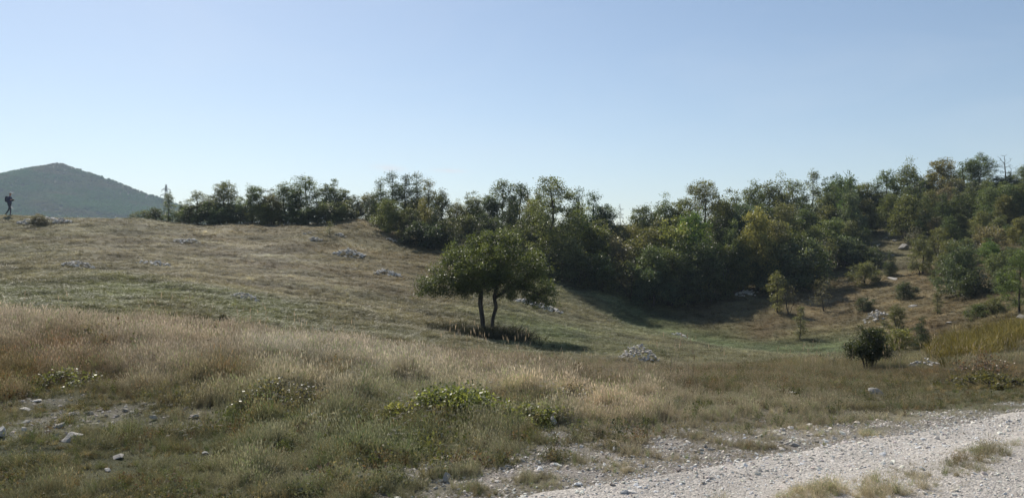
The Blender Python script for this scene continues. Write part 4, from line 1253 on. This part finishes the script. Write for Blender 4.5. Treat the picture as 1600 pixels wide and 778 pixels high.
for a in (
    (1290, 443, 12, "white boulder behind the nearly bare leaning shrub", 1.2), (1394, 437, 22, "flat white rock below the dark conical tree on the slope", .5), (1425, 479, 16, "flat white rock below the flat-topped shrub on the slope", .4),
    (1482, 505, 13, "small white rock on brown grass above the yellow plants", .5), (1598, 497, 26, "white boulder at the right edge beside the yellow plants", .8), (1252, 451, 8, "small white stone beside the yellow-green narrow tree", .6),
    (1410, 390, 24, "large pale boulder high on the right slope", .8), (1404, 362, 11, "pale upright boulder above the large boulder on the right slope", 1.2), (1378, 350, 10, "small pale boulder on the bare path of the right slope", .7), (1590, 330, 18, "pale boulder under the trees at the upper right edge", 1.0),
    (1480, 318, 18, "pale boulder under the golden-green skyline tree", 1.0), (1464, 335, 14, "flat pale boulder below the golden-green skyline tree", .6), (1474, 340, 14, "pale ledge stone below the golden-green skyline tree", .5),
    (1395, 400, 9, "small pale boulder just below the large boulder on the right slope", .6), (1385, 372, 8, "tiny pale boulder left of the slope's bare path", .7),
    (1372, 384, 10, "small grey boulder low on the open strip of the right slope", .6), (1392, 412, 13, "flat grey boulder near the foot of the open strip on the right slope", .5), (1398, 377, 12, "grey boulder just above the large boulder on the right slope", .8), (1366, 364, 12, "flat grey boulder left on the open strip of the right slope", .6), (1388, 344, 14, "grey boulder at the head of the open strip on the right slope", .7),
    (1164, 460, 30, "pale ledge half hidden in shade at the front edge of the wood", .4),
): rock(*a, near=16)


def stone_pile(px, py, wpx, hpx, n, label, size=1.0, depth_ratio=.7, seed=0, near=15, single=True, slope=0.0):
    p = at(px, py, near)
    Wd = wpx / F * p[1]; Ht = hpx / F * p[1]
    r = np.random.default_rng(4000 + seed)
    t = empty("stone_pile", (p[0], p[1], p[2]))
    s0 = Wd / math.sqrt(n) * .78 * size
    bm = bmesh.new() if not single else None
    for k in range(n):
        q = math.sqrt(r.random()) * .97; a = r.uniform(0, 6.283)
        x = math.cos(a) * q * Wd * .5; y = math.sin(a) * q * Wd * .5 * depth_ratio
        zt = Ht * max(0, 1 - q ** 1.7) * r.uniform(.55, 1.0)
        g = h1(p[0] + x, p[1] + y) - p[2]
        s = s0 * r.uniform(.55, 1.25) * .5
        M = Matrix.LocRotScale(Vector((x, y, g + zt + s * .2)), Vector((0, 0, 1)).rotation_difference(Vector(r.normal(size=3) * .35 + np.array([0, 0, 1]))), Vector((s * 1.2, s, s)))
        M = M @ Matrix.Rotation(r.uniform(0, 6.283), 4, 'Z')
        me = SMALL[int(r.integers(0, len(SMALL)))]
        if single:
            o = obj("stone", me, None, t); o.matrix_local = M
        else:
            nb = len(bm.verts); bm.from_mesh(me); bm.verts.ensure_lookup_table()
            for v in bm.verts[nb:]: v.co = M @ v.co
    if not single:
        me = bpy.data.meshes.new("stones"); bm.to_mesh(me); bm.free()
        o = obj("stones", me, M_ROCK, t); o["kind"] = "stuff"
    tag(t, label, "stone pile", "stone heaps cleared from the meadow")


SMALL = [stone_mesh(3100 + i, 1, .3, .62, 7) for i in range(8)]
M_PILE = stone_mat("weathered_limestone", (.74, .70, .64), False)
for m in SMALL: m.materials.append(M_PILE)
stone_pile(998, 563, 66, 27, 170, "rounded heap of grey stones in the meadow right of the lone tree", 1.25, .8, 1)
stone_pile(1064, 527, 30, 7, 40, "small flat stone heap beyond the rounded heap", 1.1, .7, 2)
stone_pile(1368, 500, 40, 16, 80, "bright white stone heap on the open right slope", 1.15, .9, 3)
stone_pile(605, 429, 46, 8, 90, "low stone heap on the slope just above left of the lone tree", 1.2, .5, 4)
stone_pile(546, 398, 54, 9, 110, "long stone heap on the middle of the meadow slope", 1.2, .6, 5)
stone_pile(492, 375, 26, 4, 40, "thin line of stones high on the meadow slope", 1.1, .6, 6)
stone_pile(531, 369, 20, 4, 24, "small stones beside the small pale shrub on the upper meadow", 1.2, .6, 7)
stone_pile(612, 377, 18, 4, 24, "few stones in front of the dark clump of trees", 1.1, .6, 12)
stone_pile(480, 366, 14, 4, 20, "tiny stone heap left of the small pale shrub", 1.1, .6, 13)
stone_pile(122, 417, 54, 9, 100, "stone heap on the left meadow below the walker", 1.1, .6, 8)
stone_pile(383, 466, 44, 10, 80, "stone heap at the lower edge of the left meadow", 1.1, .7, 9)
stone_pile(70, 349, 88, 8, 130, "long low stone heap beside the walking person", 1.15, .4, 10)
stone_pile(292, 379, 42, 5, 60, "flat scatter of stones high on the left meadow", 1.0, .7, 11)
stone_pile(240, 412, 60, 3, 40, "thin scatter of pale stones in the middle of the left meadow", .8, .7, 14)
stone_pile(840, 480, 80, 7, 60, "stones half hidden behind the lone tree's crown", 1.0, .3, 15)
stone_pile(1446, 577, 58, 18, 70, "grey brushy stone heap right of the thornbush", 1.0, .8, 16, near=10)
stone_pile(1168, 461, 40, 6, 40, "pale stones in the shade under the front edge of the wood", 1.0, .6, 17)


# ---------------------------------------------------------------- the walker
def walker():
    Ys = np.linspace(54, 76, 200); Xs = (14.5 - 800) / F * Ys; Zs = H(Xs, Ys)
    i = int(np.argmax((Zs - EYE) / Ys)); p = np.array([Xs[i], Ys[i], Zs[i]])
    M_J = plain("navy_jacket", (.035, .038, .085), .8, 0, .3, 30); M_T = plain("dark_trousers", (.045, .048, .06), .85, 0, .3, 30)
    M_S = plain("skin", (.35, .21, .15), .6, 0, .1, 30); M_C = plain("pale_cap", (.55, .55, .50), .8, 0, .15, 40); M_B = plain("backpack_cloth", (.02, .022, .04), .85, 0, .3, 30); M_K = plain("dark_plastic", (.02, .02, .022), .4, 0, .1, 30); M_SH = plain("shoe", (.05, .04, .03), .8, 0, .2, 30)
    V = []; E = []; R = []

    def v(co, r, par=None):
        V.append(co); R.append(r); i = len(V) - 1
        if par is not None: E.append((par, i))
        return i
    pel = v((0, 0, .96), (.15, .13)); sp = v((.01, 0, 1.12), (.14, .12), pel); ch = v((.03, 0, 1.32), (.17, .14), sp); nk0 = v((.04, 0, 1.46), (.075, .075), ch); nk = v((.06, 0, 1.53), (.055, .055), nk0)
    hd = v((.075, 0, 1.60), (.075, .07), nk); hd2 = v((.085, 0, 1.67), (.098, .08), hd); v((.085, 0, 1.74), (.085, .075), hd2)
    v((.185, 0, 1.645), (.014, .014), hd2)                       # nose
    for sgn, kn, an, he, toe in ((1, (-.10, .10, .53), (-.36, .10, .17), (-.43, .10, .13), (-.28, .10, .035)), (-1, (.20, -.10, .53), (.17, -.10, .10), (.13, -.10, .05), (.36, -.10, .035))):
        hip = v((.0, .1 * sgn, .90), (.095, .095), pel); k = v(kn, (.062, .062), hip); a = v(an, (.042, .042), k); h = v(he, (.045, .04), a); v(toe, (.04, .032), h)
    for sgn in (1, -1):
        sh = v((.03, .19 * sgn, 1.40), (.065, .065), ch); el = v((-.03, .25 * sgn, 1.13), (.048, .048), sh); wr = v((.21, .17 * sgn, 1.20), (.032, .032), el); hn = v((.275, .14 * sgn, 1.215), (.034, .024), wr)
        for f in range(4):
            a = v((.325, (.14 - .012) * sgn, 1.243 - .018 * f), (.010, .010), hn); b = v((.345 - .004 * abs(f - 1), (.105) * sgn, 1.245 - .018 * f), (.009, .009), a); v((.325, .085 * sgn, 1.245 - .018 * f), (.008, .008), b)
        a = v((.275, .105 * sgn, 1.245), (.012, .012), hn); v((.295, .078 * sgn, 1.262), (.010, .010), a)
    me = bpy.data.meshes.new("body"); me.from_pydata([tuple(x) for x in V], E, [])
    o = bpy.data.objects.new("body_tmp", me); col.objects.link(o)
    sk = o.modifiers.new("skin", 'SKIN'); sk.use_smooth_shade = True
    for i, r in enumerate(R): me.skin_vertices[0].data[i].radius = r; me.skin_vertices[0].data[i].use_root = (i == 0)
    sb = o.modifiers.new("sub", 'SUBSURF'); sb.levels = 2; sb.render_levels = 2
    dg = bpy.context.evaluated_depsgraph_get()
    bm_ = bpy.data.meshes.new_from_object(o.evaluated_get(dg))
    bpy.data.objects.remove(o)
    bm_.materials.clear()
    for m in (M_J, M_T, M_S, M_SH): bm_.materials.append(m)
    for f in bm_.polygons:
        c = f.center
        if c.z > 1.50 or (c.x > .215 and 1.1 < c.z < 1.4): f.material_index = 2
        elif c.z < .10 or (c.x < -.33 and c.z < .2): f.material_index = 3
        elif c.z < .93: f.material_index = 1
        else: f.material_index = 0
        f.use_smooth = True
    t = empty("person", (p[0], p[1], p[2] - .01)); sc = 37.0 / F * p[1] / 1.80
    t.scale = (sc, sc, sc); t.rotation_euler = (0, 0, math.radians(-8))
    obj("body", bm_, None, t)
    bm = bmesh.new(); bmesh.ops.create_uvsphere(bm, u_segments=16, v_segments=8, radius=.108)
    for q in list(bm.verts):
        if q.co.z < -.01: bm.verts.remove(q)
    for q in bm.verts: q.co.z *= .85; q.co.y *= .85
    k = [bm.verts.new(x) for x in ((.07, -.075, 0), (.19, -.05, -.02), (.205, 0, -.02), (.19, .05, -.02), (.07, .075, 0), (.07, .075, .012), (.19, .05, -.008), (.205, 0, -.008), (.19, -.05, -.008), (.07, -.075, .012))]
    bm.faces.new(k[:5]); bm.faces.new(k[5:])
    for i in range(4): bm.faces.new((k[i], k[i + 1], k[8 - i], k[9 - i]))
    cm = bpy.data.meshes.new("cap"); bm.to_mesh(cm); bm.free()
    c = obj("cap", cm, M_C, t); c.location = (.085, 0, 1.715)
    for nm, dim, loc in (("backpack", (.20, .30, .44), (-.20, 0, 1.27)),):
        bm = bmesh.new(); bmesh.ops.create_cube(bm, size=1)
        for q in bm.verts: q.co = (q.co.x * dim[0] * (1 if q.co.z < 0 else .75), q.co.y * dim[1], q.co.z * dim[2])
        bmesh.ops.bevel(bm, geom=list(bm.edges), offset=.05, segments=3, affect='EDGES')
        m = bpy.data.meshes.new(nm); bm.to_mesh(m); bm.free()
        b = obj(nm, m, M_B, t); b.location = loc
    tag(t, "walking person in dark clothes with pale cap and backpack on the left crest", "person")
    bm = bmesh.new(); bmesh.ops.create_cube(bm, size=1)
    for q in bm.verts: q.co = (q.co.x * .022, q.co.y * .155, q.co.z * .085)
    bmesh.ops.bevel(bm, geom=list(bm.edges), offset=.006, segments=2, affect='EDGES')
    m = bpy.data.meshes.new("handheld_device"); bm.to_mesh(m); bm.free()
    d = obj("handheld_device", m, M_K); d.matrix_world = Matrix.LocRotScale(Vector(p), t.rotation_euler, Vector((sc, sc, sc))) @ Matrix.Translation((.318, 0, 1.215)) @ Matrix.Rotation(.25, 4, 'Y')
    tag(d, "small dark device held in the walking person's hands", "device")


walker()


# ---------------------------------------------------------------- far pylon
def pylon():
    M = plain("galvanised_steel", (.30, .31, .32), .6, .4, .1, 3)
    Yd = 380.0; top = EYE + (HZ - 288) / F * Yd; X = (259.5 - 800) / F * Yd; z0 = -9.0; Hh = top - z0
    t = empty("lattice_pylon", (X, Yd, z0))

    def bars(segs, r):
        V = []; Fc = []
        for a, b in segs:
            a = np.array(a, float); b = np.array(b, float); d = b - a; d /= np.linalg.norm(d)
            u = np.cross(d, [0.3, .9, .2]); u /= np.linalg.norm(u); w = np.cross(d, u); k = len(V)
            for c in (a, b):
                for s1, s2 in ((1, 1), (-1, 1), (-1, -1), (1, -1)): V.append(c + u * r * s1 + w * r * s2)
            for q in range(4): Fc.append((k + q, k + (q + 1) % 4, k + 4 + (q + 1) % 4, k + 4 + q))
        return mesh_np("lattice", V, Fc, 4)

    def hw(z): return 2.6 * (1 - z / Hh) ** 1.1 + .25
    zs = np.linspace(0, Hh - .5, 13); segs = []
    for c in ((1, 1), (-1, 1), (-1, -1), (1, -1)):
        for a, b in zip(zs[:-1], zs[1:]): segs.append(((c[0] * hw(a), c[1] * hw(a), a), (c[0] * hw(b), c[1] * hw(b), b)))
        segs.append(((c[0] * hw(zs[-1]), c[1] * hw(zs[-1]), zs[-1]), (0, 0, Hh)))
    obj("leg_frame", bars(segs, .06), M, t)
    segs = []
    for a, b in zip(zs[:-1], zs[1:]):
        for (c, e) in (((1, 1), (-1, 1)), ((-1, 1), (-1, -1)), ((-1, -1), (1, -1)), ((1, -1), (1, 1))):
            segs.append(((c[0] * hw(a), c[1] * hw(a), a), (e[0] * hw(b), e[1] * hw(b), b))); segs.append(((e[0] * hw(a), e[1] * hw(a), a), (c[0] * hw(b), c[1] * hw(b), b)))
    obj("bracing", bars(segs, .035), M, t)
    for z, L in ((Hh - 2.6, 2.0), (Hh - 5.2, 2.7), (Hh - 7.8, 2.2)):
        segs = []
        for sx in (-1, 1):
            for sy in (-1, 1):
                segs.append(((sx * hw(z) * .5, sy * .3, z), (sx * L, 0, z))); segs.append(((sx * hw(z) * .5, sy * .3, z + .9), (sx * L, 0, z)))
            segs.append(((sx * L, 0, z), (sx * L, 0, z - 1.1)))
        obj("crossarm", bars(segs, .07), M, t)
    tag(t, "distant lattice power pylon rising behind the slim tree on the left crest", "pylon")


pylon()

# ---------------------------------------------------------------- far hills and woods
a = hill_profile(900.0, [(-420, 360), (-200, 318), (-60, 284), (0, 272), (50, 260), (76, 255), (92, 252), (106, 256), (122, 262), (180, 282), (240, 305), (290, 323), (360, 346), (460, 376)], 420, 260, "far_hill", "hazy conical hill in the left background", 3.3, 45000, ((.042, .10, .045), (.10, .095, .065)))
b = hill_profile(1150.0, [(200, 372), (250, 340), (285, 324), (330, 315), (380, 318), (480, 335), (620, 352), (800, 372)], 300, 200, "far_ridge", "low hazy ridge behind the left row of trees", 8.1, 7000, ((.075, .10, .05), (.11, .10, .065)))


def crown_blob(seed):
    r = np.random.default_rng(seed)
    d = r.normal(size=(150, 3)); d /= np.linalg.norm(d, axis=1, keepdims=True)
    c = d * r.random((150, 1)) ** .4 * np.array([2.6, 2.6, 2.4]) * (1 + .25 * r.normal(size=(150, 1))) + np.array([0, 0, 2.6])
    lv, lf = leaf_quads(c, np.full(150, 1.6), r, .5, d, .8)
    m = mesh_np("far_crown", lv, lf, 4); fattr(m, "v", np.repeat(np.clip(r.normal(.5, .08, 150), 0, 1), 4)); m.materials.append(M_HERB)
    return m


pos = np.concatenate([a[0], b[0]]); sc = np.concatenate([a[1], b[1]]); tn = np.concatenate([a[2], b[2]])
N_ = len(pos)
scatter("far_woods", pos, euler(N_, .05, rng), np.stack([sc, sc, sc], -1), rng.integers(0, 4, N_), tn, protos("far_crown_kind", [crown_blob(900 + i) for i in range(4)]), "far-off woods covering the hazy hill", "woods")


# ---------------------------------------------------------------- haze
def haze():
    bm = bmesh.new(); bmesh.ops.create_cube(bm, size=1)
    me = bpy.data.meshes.new("haze"); bm.to_mesh(me); bm.free()
    m = bpy.data.materials.new("haze"); m.use_nodes = True
    nd, lk = m.node_tree.nodes, m.node_tree.links
    for n in list(nd):
        if n.type == 'BSDF_PRINCIPLED': nd.remove(n)
    pv = nd.new("ShaderNodeVolumePrincipled")
    pv.inputs["Color"].default_value = (.66, .82, 1.0, 1); pv.inputs["Density"].default_value = 0.0003; pv.inputs["Anisotropy"].default_value = .15
    lk.new(pv.outputs[0], nd["Material Output"].inputs["Volume"])
    o = obj("haze", me, m); o.scale = (2600, 2000, 150); o.location = (-300, 700, 150 / 2 - 25)
    tag(o, "thin blue summer haze filling the valley air", "haze", kind="stuff")


haze()
